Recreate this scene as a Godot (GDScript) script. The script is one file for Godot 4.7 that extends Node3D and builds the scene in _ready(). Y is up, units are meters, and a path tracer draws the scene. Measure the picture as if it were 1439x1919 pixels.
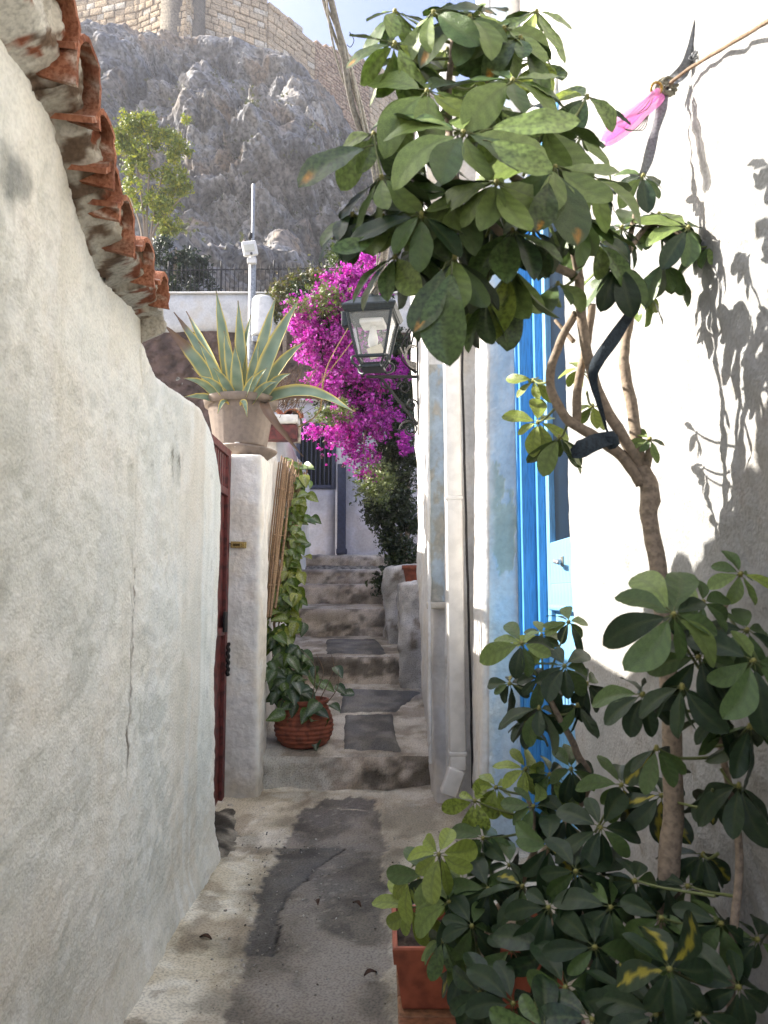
extends Node3D

# ---------------------------------------------------------------- mesh helper
class Shape:
	var v := PackedVector3Array()
	var c := PackedColorArray()
	var u := PackedVector2Array()
	var f := PackedInt32Array()

	func vert(p: Vector3, col := Color.WHITE, uv := Vector2.ZERO) -> int:
		v.append(p)
		c.append(col)
		u.append(uv)
		return v.size() - 1

	func tri(a: int, b: int, d: int) -> void:   # counter-clockwise seen from outside
		f.append(a)
		f.append(d)
		f.append(b)

	func face(a: Vector3, b: Vector3, d: Vector3, e: Vector3, col := Color.WHITE) -> void:
		var i := vert(a, col)
		vert(b, col)
		vert(d, col)
		vert(e, col)
		tri(i, i + 1, i + 2)
		tri(i, i + 2, i + 3)

	# a box with chamfered edges
	func box(centre: Vector3, size: Vector3, col := Color.WHITE, turn := Basis(), bevel := 0.004) -> void:
		var h := size * 0.5
		var b := minf(bevel, minf(h.x, minf(h.y, h.z)) * 0.45)
		var id := {}
		for sx in [-1, 1]:
			for sy in [-1, 1]:
				for sz in [-1, 1]:
					for ax in 3:
						var p := Vector3(sx * (h.x - b), sy * (h.y - b), sz * (h.z - b))
						p[ax] += b * [sx, sy, sz][ax]
						id[[sx, sy, sz, ax]] = vert(centre + turn * p, col)
		for ax in 3:
			var i := (ax + 1) % 3
			var j := (ax + 2) % 3
			for s in [-1, 1]:
				var q := []
				for k in [[-1, -1], [1, -1], [1, 1], [-1, 1]]:
					var key := [0, 0, 0]
					key[ax] = s
					key[i] = k[0]
					key[j] = k[1]
					q.append(id[[key[0], key[1], key[2], ax]])
				if s > 0:
					tri(q[0], q[1], q[2])
					tri(q[0], q[2], q[3])
				else:
					tri(q[0], q[2], q[1])
					tri(q[0], q[3], q[2])
			for si in [-1, 1]:
				for sj in [-1, 1]:
					var lo := [0, 0, 0]
					var hi := [0, 0, 0]
					lo[ax] = -1
					hi[ax] = 1
					lo[i] = si
					hi[i] = si
					lo[j] = sj
					hi[j] = sj
					var a: int = id[[lo[0], lo[1], lo[2], i]]
					var d: int = id[[hi[0], hi[1], hi[2], i]]
					var e: int = id[[hi[0], hi[1], hi[2], j]]
					var g: int = id[[lo[0], lo[1], lo[2], j]]
					if si * sj > 0:
						tri(a, e, d)
						tri(a, g, e)
					else:
						tri(a, d, e)
						tri(a, e, g)
		for sx in [-1, 1]:
			for sy in [-1, 1]:
				for sz in [-1, 1]:
					var a: int = id[[sx, sy, sz, 0]]
					var d: int = id[[sx, sy, sz, 1]]
					var e: int = id[[sx, sy, sz, 2]]
					if sx * sy * sz > 0:
						tri(a, d, e)
					else:
						tri(a, e, d)

	# a bar between two points
	func bar(a: Vector3, b: Vector3, w: float, t: float, col := Color.WHITE, bevel := 0.002) -> void:
		var y := (b - a).normalized()
		var x := y.cross(Vector3(0, 0, 1))
		if x.length() < 0.05:
			x = y.cross(Vector3(1, 0, 0))
		x = x.normalized()
		box((a + b) * 0.5, Vector3(w, a.distance_to(b), t), col, Basis(x, y, x.cross(y)), bevel)

	func tube(pts: Array, radii: Array, sides := 8, col := Color.WHITE, cap := true, bump := 0.0) -> void:
		var first := v.size()
		var n := pts.size()
		var side := Vector3.ZERO
		for k in n:
			var t: Vector3 = (pts[mini(k + 1, n - 1)] - pts[maxi(k - 1, 0)]).normalized()
			if side == Vector3.ZERO:
				side = t.cross(Vector3(0.3, 0.1, 1).normalized())
				if side.length() < 0.05:
					side = t.cross(Vector3(1, 0, 0))
			side = (side - t * side.dot(t)).normalized()
			var up := t.cross(side)
			var r: float = radii[mini(k, radii.size() - 1)]
			for s in sides:
				var a := TAU * s / sides
				var rr := r * (1.0 + bump * sin(a * 3.0 + k * 1.7))
				vert(pts[k] + (side * cos(a) + up * sin(a)) * rr, col, Vector2(float(s) / sides, k))
		for k in n - 1:
			for s in sides:
				var a := first + k * sides + s
				var b := first + k * sides + (s + 1) % sides
				tri(a, b, b + sides)
				tri(a, b + sides, a + sides)
		if cap:
			for e in [0, n - 1]:
				var m := vert(pts[e], col)
				for s in sides:
					var a: int = first + e * sides + s
					var b: int = first + e * sides + (s + 1) % sides
					if e == 0:
						tri(m, b, a)
					else:
						tri(m, a, b)

	# a surface of revolution about y; profile runs upwards on the outside
	func lathe(profile: Array, segs: int, at: Transform3D, col := Color.WHITE, tint = null) -> void:
		var first := v.size()
		var n := profile.size()
		for k in n:
			for s in segs:
				var a := TAU * s / segs
				var p := at * Vector3(profile[k].x * cos(a), profile[k].y, -profile[k].x * sin(a))
				vert(p, tint.call(p) if tint != null else col)
		for k in n - 1:
			for s in segs:
				var a := first + k * segs + s
				var b := first + k * segs + (s + 1) % segs
				tri(a, b, b + segs)
				tri(a, b + segs, a + segs)

	# point(u, w) and tint(point, u, w) are called with u, w from 0 to 1
	func grid(nu: int, nw: int, point: Callable, tint = null, flip := false) -> void:
		var first := v.size()
		for j in nw + 1:
			for i in nu + 1:
				var p: Vector3 = point.call(float(i) / nu, float(j) / nw)
				vert(p, tint.call(p, float(i) / nu, float(j) / nw) if tint != null else Color.WHITE, Vector2(float(i) / nu, float(j) / nw))
		for j in nw:
			for i in nu:
				var a := first + j * (nu + 1) + i
				var b := a + nu + 1
				if flip:
					tri(a, b + 1, a + 1)
					tri(a, b, b + 1)
				else:
					tri(a, a + 1, b + 1)
					tri(a, b + 1, b)

	# a box of plaster or stone with rounded edges and an uneven face, welded; bend moves every point of the unit lattice
	func lump(centre: Vector3, size: Vector3, cell: float, radius: float, bend: Callable, tint = null, turn := Basis()) -> void:
		var n := [maxi(2, int(size.x / cell)), maxi(2, int(size.y / cell)), maxi(2, int(size.z / cell))]
		var id := {}
		var h := size * 0.5
		var r := minf(radius, minf(h.x, minf(h.y, h.z)) * 0.98)
		for ax in 3:
			var i := (ax + 1) % 3
			var j := (ax + 2) % 3
			for s in [0, 1]:
				for b in n[j]:
					for a in n[i]:
						var q := []
						for k in [[0, 0], [1, 0], [1, 1], [0, 1]]:
							var key := Vector3i.ZERO
							key[ax] = s * n[ax]
							key[i] = a + k[0]
							key[j] = b + k[1]
							if not id.has(key):
								var p := Vector3(float(key.x) / n[0] - 0.5, float(key.y) / n[1] - 0.5, float(key.z) / n[2] - 0.5) * size
								var inner := Vector3(clampf(p.x, -h.x + r, h.x - r), clampf(p.y, -h.y + r, h.y - r), clampf(p.z, -h.z + r, h.z - r))
								var o := p - inner
								if o.length() > 0.00001:
									p = inner + o.normalized() * minf(r, o.length())
								var w: Vector3 = centre + turn * p
								var out := turn * (o.normalized() if o.length() > 0.00001 else Vector3.UP)
								w = bend.call(w, out)
								id[key] = vert(w, tint.call(w) if tint != null else Color.WHITE)
							q.append(id[key])
						if s == 1:
							tri(q[0], q[1], q[2])
							tri(q[0], q[2], q[3])
						else:
							tri(q[0], q[2], q[1])
							tri(q[0], q[3], q[2])

	func mesh() -> ArrayMesh:
		var n := PackedVector3Array()
		n.resize(v.size())
		for k in range(0, f.size(), 3):
			var w := (v[f[k + 2]] - v[f[k]]).cross(v[f[k + 1]] - v[f[k]])
			n[f[k]] += w
			n[f[k + 1]] += w
			n[f[k + 2]] += w
		for k in n.size():
			n[k] = n[k].normalized() if n[k].length_squared() > 0.0 else Vector3.UP
		var a := []
		a.resize(Mesh.ARRAY_MAX)
		a[Mesh.ARRAY_VERTEX] = v
		a[Mesh.ARRAY_NORMAL] = n
		a[Mesh.ARRAY_COLOR] = c
		a[Mesh.ARRAY_TEX_UV] = u
		a[Mesh.ARRAY_INDEX] = f
		var m := ArrayMesh.new()
		m.add_surface_from_arrays(Mesh.PRIMITIVE_TRIANGLES, a)
		return m


# ---------------------------------------------------------------- naming helpers
var rng := RandomNumberGenerator.new()
var used := {}

func numbered(under: Node, called: String) -> String:
	var key := [under, called]
	used[key] = used.get(key, -1) + 1
	return called if used[key] == 0 else "%s_%03d" % [called, used[key]]

func thing(called: String, label: String, category: String, at := Vector3.ZERO, group := "") -> Node3D:
	var o := Node3D.new()
	o.name = numbered(self, called)
	o.position = at
	add_child(o)
	o.set_meta("label", label)
	o.set_meta("category", category)
	if group:
		o.set_meta("group", group)
	return o

func part(called: String, shape, m: Material, under: Node3D, label := "", kind := "") -> MeshInstance3D:
	var o := MeshInstance3D.new()
	o.name = numbered(under, called)
	o.mesh = shape.mesh() if shape is Shape else shape
	o.material_override = m
	under.add_child(o)
	if under != self:   # shapes are given in world metres; parts sit relative to their thing's base
		var t := Transform3D()
		var up: Node3D = under
		while up != self and up != null:
			t = up.transform * t
			up = up.get_parent()
		o.transform = t.affine_inverse()
	if label:
		o.set_meta("label", label)
	if kind:
		o.set_meta("kind", kind)
	return o

func structure(called: String, shape, m: Material) -> MeshInstance3D:
	return part(called, shape, m, self, "", "structure")

# ---------------------------------------------------------------- noise and materials
func noise(sd: int, freq: float, oct := 4, kind := FastNoiseLite.TYPE_SIMPLEX_SMOOTH) -> FastNoiseLite:
	var n := FastNoiseLite.new()
	n.seed = sd
	n.frequency = freq
	n.noise_type = kind
	n.fractal_type = FastNoiseLite.FRACTAL_FBM if oct > 1 else FastNoiseLite.FRACTAL_NONE
	n.fractal_octaves = oct
	return n

func ntex(n: FastNoiseLite, stops := [], size := 512) -> NoiseTexture2D:
	var t := NoiseTexture2D.new()
	t.width = size
	t.height = size
	t.seamless = true
	t.noise = n
	if stops:
		var g := Gradient.new()
		var o := PackedFloat32Array()
		var c := PackedColorArray()
		for s in stops:
			o.append(s[0])
			c.append(s[1])
		g.offsets = o
		g.colors = c
		t.color_ramp = g
	return t

func grey(x: float) -> Color:
	return Color(x, x, x)

func lin(r: float, g: float, b: float) -> Color:   # a linear base colour as albedo_color wants it
	return Color(r, g, b).linear_to_srgb()

# stone-like material: vertex colours times a fine texture, a broad one over it, and relief
func rough(fine: Array, broad: Array, relief: float, tile := 0.6, far := 3.1, sd := 1, roughness := 0.92, grain := 0.02) -> StandardMaterial3D:
	var m := StandardMaterial3D.new()
	m.vertex_color_use_as_albedo = true
	m.roughness = roughness
	m.metallic_specular = 0.35
	m.uv1_triplanar = true
	m.uv1_world_triplanar = true
	m.uv1_scale = Vector3.ONE / tile
	m.albedo_texture = ntex(noise(sd, grain, 5), fine)
	if broad:
		m.detail_enabled = true
		m.detail_blend_mode = BaseMaterial3D.BLEND_MODE_MUL
		m.detail_uv_layer = BaseMaterial3D.DETAIL_UV_2
		m.uv2_triplanar = true
		m.uv2_world_triplanar = true
		m.uv2_scale = Vector3.ONE / far
		m.detail_albedo = ntex(noise(sd + 7, 0.008, 6), broad)
	if relief:
		m.heightmap_enabled = true
		m.heightmap_scale = relief
		m.heightmap_texture = ntex(noise(sd + 3, grain * 1.2, 5))
	return m

func plain(col: Color, roughness := 0.6, metal := 0.0, vertex := false) -> StandardMaterial3D:
	var m := StandardMaterial3D.new()
	m.albedo_color = col
	m.roughness = roughness
	m.metallic = metal
	m.vertex_color_use_as_albedo = vertex
	return m

# a plain material with a little relief and blotching of its own
func worn(col: Color, roughness: float, relief: float, spread: float, tile := 0.25, sd := 11, metal := 0.0) -> StandardMaterial3D:
	var m := plain(col, roughness, metal, true)
	m.uv1_triplanar = true
	m.uv1_world_triplanar = true
	m.uv1_scale = Vector3.ONE / tile
	m.albedo_texture = ntex(noise(sd, 0.02, 5), [[0.25, grey(1.0 - spread)], [0.5, grey(1.0 - spread * 0.3)], [0.75, Color.WHITE]], 256)
	if relief:
		m.heightmap_enabled = true
		m.heightmap_scale = relief
		m.heightmap_texture = ntex(noise(sd + 1, 0.03, 4), [], 256)
	return m

func sstep(a: float, b: float, x: float) -> float:
	return smoothstep(a, b, x)

func inside(p: Vector2, poly: PackedVector2Array) -> float:   # signed distance, positive inside
	var best := 1e9
	for i in poly.size():
		best = minf(best, p.distance_to(Geometry2D.get_closest_point_to_segment(p, poly[i], poly[(i + 1) % poly.size()])))
	return best if Geometry2D.is_point_in_polygon(p, poly) else -best

func along(list: Array, x: float) -> float:   # piecewise linear through [x, y] pairs
	if x <= list[0][0]:
		return list[0][1]
	for k in list.size() - 1:
		if x <= list[k + 1][0]:
			return remap(x, list[k][0], list[k + 1][0], list[k][1], list[k + 1][1])
	return list[-1][1]

func curve(pts: Array, per := 5) -> Array:   # a smooth line through the points
	var out := []
	for k in pts.size() - 1:
		var a: Vector3 = pts[maxi(k - 1, 0)]
		var b: Vector3 = pts[k]
		var c: Vector3 = pts[k + 1]
		var d: Vector3 = pts[mini(k + 2, pts.size() - 1)]
		for s in per:
			out.append(b.cubic_interpolate(c, a, d, float(s) / per))
	out.append(pts[-1])
	return out

func taper(a: float, b: float, n: int) -> Array:
	var out := []
	for k in n:
		out.append(lerpf(a, b, float(k) / maxi(1, n - 1)))
	return out

# ---------------------------------------------------------------- scene
var W := {}   # shared materials
var n1 := noise(3, 1.0, 4)
var n2 := noise(9, 1.0, 5)
var nc := noise(21, 1.0, 3, FastNoiseLite.TYPE_CELLULAR)

func floor_h(d: float) -> float:
	return 0.06 + 0.022 * d

func _ready() -> void:
	rng.seed = 20240611
	var cam := Camera3D.new()
	cam.name = "camera"
	cam.position = Vector3(0, 1.55, 0)
	cam.rotation = Vector3(atan(150.0 / 1450.0), 0, 0)
	cam.fov = 66.98
	cam.near = 0.05
	cam.far = 2000.0
	add_child(cam)
	cam.current = true
	var lens := CameraAttributesPhysical.new()
	lens.frustum_focal_length = 18.134
	lens.frustum_focus_distance = 5.0
	lens.exposure_aperture = 5.0
	lens.frustum_near = 0.05
	lens.frustum_far = 2000.0
	cam.attributes = lens

	var env := Environment.new()
	var sky := Sky.new()
	var air := ProceduralSkyMaterial.new()
	air.sky_top_color = Color(0.15, 0.215, 0.345)
	air.sky_horizon_color = Color(0.57, 0.60, 0.65)
	air.sky_curve = 0.22
	air.ground_bottom_color = Color(0.36, 0.34, 0.31)
	air.ground_horizon_color = Color(0.62, 0.66, 0.70)
	air.sun_angle_max = 80.0
	air.sun_curve = 0.62
	sky.sky_material = air
	env.background_mode = Environment.BG_SKY
	env.sky = sky
	env.background_energy_multiplier = 1.0
	env.tonemap_mode = Environment.TONE_MAPPER_LINEAR
	env.tonemap_exposure = 9.0
	env.sdfgi_enabled = true
	env.ssao_enabled = true
	env.ssil_enabled = true
	env.fog_enabled = true
	env.fog_density = 0.0011
	env.fog_light_color = Color(0.96, 0.96, 0.97)
	var around := WorldEnvironment.new()
	around.name = "surroundings"
	around.environment = env
	add_child(around)

	var sun := DirectionalLight3D.new()
	sun.name = "sun"
	sun.light_color = Color(1.0, 0.97, 0.93)
	sun.light_energy = 0.60
	sun.light_angular_distance = 0.53
	sun.shadow_enabled = true
	add_child(sun)
	sun.look_at_from_position(Vector3.ZERO, Vector3(1.0, -0.66, 0.2))

	make_materials()
	ground()
	alley_path()
	stairs()
	left_wall()
	right_house()
	gate_and_pillar()
	upper_house()
	terrace()
	cliff()
	citadel_wall()
	hillside_plants()
	lantern()
	agave()
	trellis_and_vine()
	bougainvillea()
	line_and_cables()
	schefflera()
	small_things()


func make_materials() -> void:
	W.plaster = rough([[0.0, grey(0.91)], [0.42, grey(0.97)], [0.6, Color.WHITE]],
		[[0.25, Color(0.94, 0.945, 0.93)], [0.42, Color(0.985, 0.985, 0.975)], [0.55, Color(1, 0.995, 0.98)], [0.72, Color(0.98, 0.965, 0.94)]], 0.26, 0.55, 2.7, 1, 0.92, 0.06)
	W.smooth_plaster = rough([[0.0, grey(0.93)], [0.5, grey(0.98)], [0.7, Color.WHITE]],
		[[0.3, Color(0.93, 0.93, 0.93)], [0.5, Color.WHITE], [0.72, Color(0.97, 0.95, 0.92)]], 0.3, 0.5, 2.3, 14)
	W.concrete = rough([[0.2, grey(0.80)], [0.45, grey(0.94)], [0.62, Color.WHITE]],
		[[0.28, Color(0.78, 0.77, 0.75)], [0.5, Color(0.96, 0.95, 0.93)], [0.7, Color.WHITE]], 0.22, 0.42, 1.9, 31, 0.95, 0.055)
	W.tile = rough([[0.22, Color(0.80, 0.72, 0.68)], [0.45, Color(0.93, 0.90, 0.88)], [0.66, Color.WHITE], [0.72, Color(1.0, 1.0, 1.0)]],
		[[0.3, Color(0.75, 0.68, 0.62)], [0.6, Color.WHITE]], 0.3, 0.2, 0.9, 41, 0.85, 0.025)
	W.rock = rough([[0.2, grey(0.5)], [0.4, grey(0.80)], [0.6, Color.WHITE]],
		[[0.3, Color(0.80, 0.81, 0.83)], [0.5, Color(0.97, 0.97, 0.97)], [0.68, Color(1, 0.96, 0.9)]], 9.0, 5.5, 31.0, 51, 0.95, 0.02)
	W.block = rough([[0.25, grey(0.72)], [0.5, grey(0.93)], [0.65, Color.WHITE]],
		[[0.3, Color(0.84, 0.83, 0.82)], [0.6, Color.WHITE]], 8.0, 3.0, 17.0, 61, 0.95)
	W.soil = rough([[0.3, grey(0.6)], [0.6, Color.WHITE]], [], 2.0, 0.8, 3.0, 71)
	W.red_metal = worn(lin(0.14, 0.028, 0.024), 0.55, 0.05, 0.35, 0.4, 81)
	W.blue_wood = worn(lin(0.065, 0.29, 0.60), 0.55, 0.10, 0.14, 0.35, 85)
	W.pale_blue_wood = worn(lin(0.19, 0.44, 0.70), 0.55, 0.10, 0.12, 0.3, 88)
	for w in [W.blue_wood, W.pale_blue_wood]:   # the grain runs up the boards
		w.uv1_scale = Vector3(1.0 / 0.07, 1.0 / 0.9, 1.0 / 0.07)
	W.dark_metal = worn(lin(0.018, 0.028, 0.032), 0.45, 0.03, 0.3, 0.15, 91, 0.2)
	W.iron = worn(lin(0.02, 0.018, 0.018), 0.7, 0.04, 0.4, 0.2, 93)
	W.glass = plain(Color(0.93, 0.96, 0.95, 0.12), 0.06)
	W.glass.transparency = BaseMaterial3D.TRANSPARENCY_ALPHA
	W.dark_glass = plain(lin(0.010, 0.012, 0.014), 0.3)
	W.dark_glass.metallic_specular = 0.25
	W.white_paint = worn(lin(0.72, 0.71, 0.68), 0.6, 0.05, 0.08, 0.5, 95)
	W.pvc = worn(lin(0.66, 0.64, 0.60), 0.45, 0.02, 0.06, 0.6, 97)
	W.terracotta = worn(lin(0.30, 0.085, 0.045), 0.8, 0.08, 0.3, 0.3, 99)
	W.plastic_terracotta = worn(lin(0.44, 0.12, 0.058), 0.55, 0.03, 0.28, 0.5, 103)
	W.beige_plastic = worn(lin(0.255, 0.20, 0.16), 0.55, 0.03, 0.12, 0.3, 105)
	W.bark = worn(lin(0.36, 0.28, 0.205), 0.85, 0.12, 0.25, 0.10, 107)
	W.wood = worn(lin(0.42, 0.21, 0.11), 0.5, 0.05, 0.25, 0.2, 109)
	W.cane = worn(lin(0.34, 0.22, 0.12), 0.8, 0.06, 0.4, 0.1, 111)
	W.cable = worn(lin(0.42, 0.39, 0.33), 0.7, 0.08, 0.35, 0.1, 113)
	W.grey_cloth = worn(lin(0.24, 0.25, 0.265), 0.9, 0.08, 0.2, 0.05, 116)
	W.cloth = worn(lin(0.035, 0.05, 0.065), 0.95, 0.1, 0.25, 0.05, 115)
	W.steel = worn(lin(0.36, 0.37, 0.38), 0.45, 0.03, 0.25, 0.3, 117, 0.5)
	W.brass = worn(lin(0.55, 0.42, 0.16), 0.4, 0.02, 0.25, 0.05, 119, 0.6)
	W.leaf = plain(Color.WHITE, 0.34, 0.0, true)
	W.leaf.metallic_specular = 0.5
	W.leaf.backlight_enabled = true
	W.leaf.backlight = Color(0.75, 0.80, 0.30)
	W.leaf.uv1_triplanar = true
	W.leaf.uv1_scale = Vector3.ONE / 0.09
	W.leaf.albedo_texture = ntex(noise(121, 0.03, 5), [[0.25, grey(0.70)], [0.45, grey(0.9)], [0.65, Color.WHITE]], 256)
	W.leaf.heightmap_enabled = true
	W.leaf.heightmap_scale = 0.06
	W.leaf.heightmap_texture = ntex(noise(122, 0.012, 3), [], 256)
	W.small_leaf = plain(Color.WHITE, 0.5, 0.0, true)
	W.small_leaf.backlight_enabled = true
	W.small_leaf.backlight = Color(0.7, 0.75, 0.3)
	W.petal = plain(Color.WHITE, 0.7, 0.0, true)
	W.petal.backlight_enabled = true
	W.petal.backlight = Color(0.9, 0.7, 0.9)
	W.agave = plain(Color.WHITE, 0.5, 0.0, true)
	W.agave.backlight_enabled = true
	W.agave.backlight = Color(0.25, 0.3, 0.15)


# the ground that everything stands on, out to the horizon: the lane's bed, the courtyard level, the terrace and the slope under the cliff
func ground_h(x: float, d: float) -> float:
	var h := along([[-40.0, -0.3], [0.0, -0.05], [5.3, 0.08], [7.0, 0.6], [8.2, 1.0], [10.0, 1.9], [12.9, 1.95], [13.05, 5.6], [14.0, 6.0], [20.0, 9.25], [26.0, 10.0], [60.0, 20.0], [120.0, 30.0], [400.0, 30.0]], d)
	if d < 30.0 and absf(x) > 2.2:
		h = minf(h, along([[-40.0, -0.3], [5.3, 0.08], [12.9, 0.6], [13.05, 5.6], [20.0, 9.25], [30.0, 10.5]], d))
	return h

func ground() -> void:
	var s := Shape.new()
	var xs := [-400.0, -120.0, -60.0, -30.0, -12.0, -6.0, -3.0, -2.0, -1.2, -0.6, 0.0, 0.6, 1.3, 2.0, 3.0, 6.0, 12.0, 30.0, 60.0, 120.0, 400.0]
	var ds := [-400.0, -100.0, -40.0, -12.0, -4.0, 0.0, 2.6, 5.3, 6.0, 7.0, 8.2, 9.0, 10.0, 11.4, 12.9, 13.05, 14.0, 16.0, 18.0, 20.0, 23.0, 26.0, 40.0, 60.0, 120.0, 400.0]
	for d in ds:
		for x in xs:
			s.vert(Vector3(x, ground_h(x, d), -d), Color(0.34, 0.31, 0.26))
	var n := xs.size()
	for j in ds.size() - 1:
		for i in n - 1:
			var a := j * n + i
			s.tri(a, a + 1, a + n + 1)
			s.tri(a, a + n + 1, a + n)
	structure("ground", s, W.soil)


# one colour for a spot on the trodden lane: asphalt down the middle, lime-washed cement along the sides
var asphalt_edge := PackedVector2Array([Vector2(-0.50, 0.2), Vector2(-0.50, 2.2), Vector2(-0.53, 2.9), Vector2(-0.56, 3.5), Vector2(-0.59, 4.1), Vector2(-0.56, 4.5), Vector2(-0.50, 4.9), Vector2(-0.36, 5.10), Vector2(-0.17, 5.14), Vector2(-0.06, 5.05), Vector2(-0.01, 4.8), Vector2(0.0, 4.0), Vector2(0.03, 2.8), Vector2(0.1, 2.2), Vector2(0.25, 0.2)])

func lane_tint(x: float, d: float) -> Color:
	var w := n1.get_noise_2d(x * 2.2, d * 2.2) * 0.05 + n2.get_noise_2d(x * 9.0 + 40.0, d * 9.0) * 0.03
	var e := inside(Vector2(x, d), asphalt_edge) + w
	var road := sstep(-0.005, 0.007, e)
	var big := n1.get_noise_2d(x * 1.1 + 7.0, d * 1.1)
	var fine := n2.get_noise_2d(x * 11.0, d * 11.0)
	var cement := Color(0.72, 0.645, 0.50).lerp(Color(0.90, 0.85, 0.73), sstep(-0.15, 0.35, big + fine * 0.5))
	# dirt rubbed into the cement near the asphalt, and worn patches showing grey screed
	cement = cement.lerp(Color(0.46, 0.38, 0.28), sstep(0.10, 0.36, n2.get_noise_2d(x * 3.0 + 80.0, d * 2.2)) * 0.75)
	cement = cement.lerp(Color(0.42, 0.36, 0.28), sstep(-0.16, -0.02, e) * 0.55)
	if x > 0.0:
		cement = cement.lerp(Color(0.40, 0.355, 0.29), 0.5)
	cement = cement.lerp(Color(0.38, 0.325, 0.25), 0.7 * sstep(0.0, 0.14, n1.get_noise_2d(x * 4.0 + 11.0, d * 3.0) - 0.22 - absf(d - 3.0) * 0.12))
	var tar := Color(0.25, 0.222, 0.19).lerp(Color(0.32, 0.285, 0.245), sstep(-0.3, 0.3, big))
	tar = tar.lerp(Color(0.165, 0.15, 0.135), sstep(0.0, 0.2, n1.get_noise_2d(x * 1.6 + 3.0, d * 1.0 + 9.0) + sstep(3.7, 4.4, d) * 0.12 - 0.05) * 0.8)
	tar = tar.lerp(Color(0.34, 0.305, 0.26), sstep(0.3, 0.5, fine) * 0.5)
	var split := absf(n1.get_noise_2d(x * 1.3 + 21.0, d * 1.0))
	tar = tar.lerp(Color(0.10, 0.09, 0.08), (1.0 - sstep(0.0, 0.008, split)) * 0.7)
	tar = tar.lerp(Color(0.40, 0.365, 0.31), sstep(0.36, 0.46, n2.get_noise_2d(x * 26.0, d * 26.0)) * 0.55)
	# a ragged seam between two pourings
	var seam := absf(x + 0.36 - 0.09 * sin(d * 3.0) - 0.05 * n2.get_noise_2d(d * 4.0, 2.0) - (d - 3.7) * 0.11)
	if d > 3.2 and d < 4.4:
		tar = tar.lerp(Color(0.045, 0.04, 0.036), 1.0 - sstep(0.004, 0.012, seam))
		if x < -0.36 + 0.09 * sin(d * 3.0) + (d - 3.7) * 0.11:
			tar = tar.lerp(Color(0.13, 0.125, 0.12), 0.7)
	return cement.lerp(tar, road)

func alley_path() -> void:
	var s := Shape.new()
	s.grid(130, 420, func(u: float, w: float):
		var x := lerpf(-1.08, 1.0, u)
		var d := lerpf(-0.8, 5.5, w)
		var e := inside(Vector2(x, d), asphalt_edge) + n1.get_noise_2d(x * 2.2, d * 2.2) * 0.05
		var h := floor_h(d) + n1.get_noise_2d(x * 2.0, d * 2.0) * 0.010 + n2.get_noise_2d(x * 9.0, d * 9.0) * 0.005
		h += (1.0 - sstep(-0.03, 0.02, e)) * 0.014
		h += sstep(0.30, 0.0, x + 0.88) * 0.03 * sstep(4.3, 3.9, d)       # cement fillet against the tall wall
		h += sstep(0.0, 0.5, x) * 0.03
		h += sstep(4.4, 5.25, d) * 0.065
		var seam := absf(x + 0.36 - 0.09 * sin(d * 3.0) - 0.05 * n2.get_noise_2d(d * 4.0, 2.0) - (d - 3.7) * 0.11)
		if d > 3.2 and d < 4.4:
			h -= (1.0 - sstep(0.0, 0.02, seam)) * 0.006
		return Vector3(x, h, -d),
		func(p: Vector3, _u: float, _w: float): return lane_tint(p.x, -p.z), true)
	structure("path", s, W.concrete)


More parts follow.
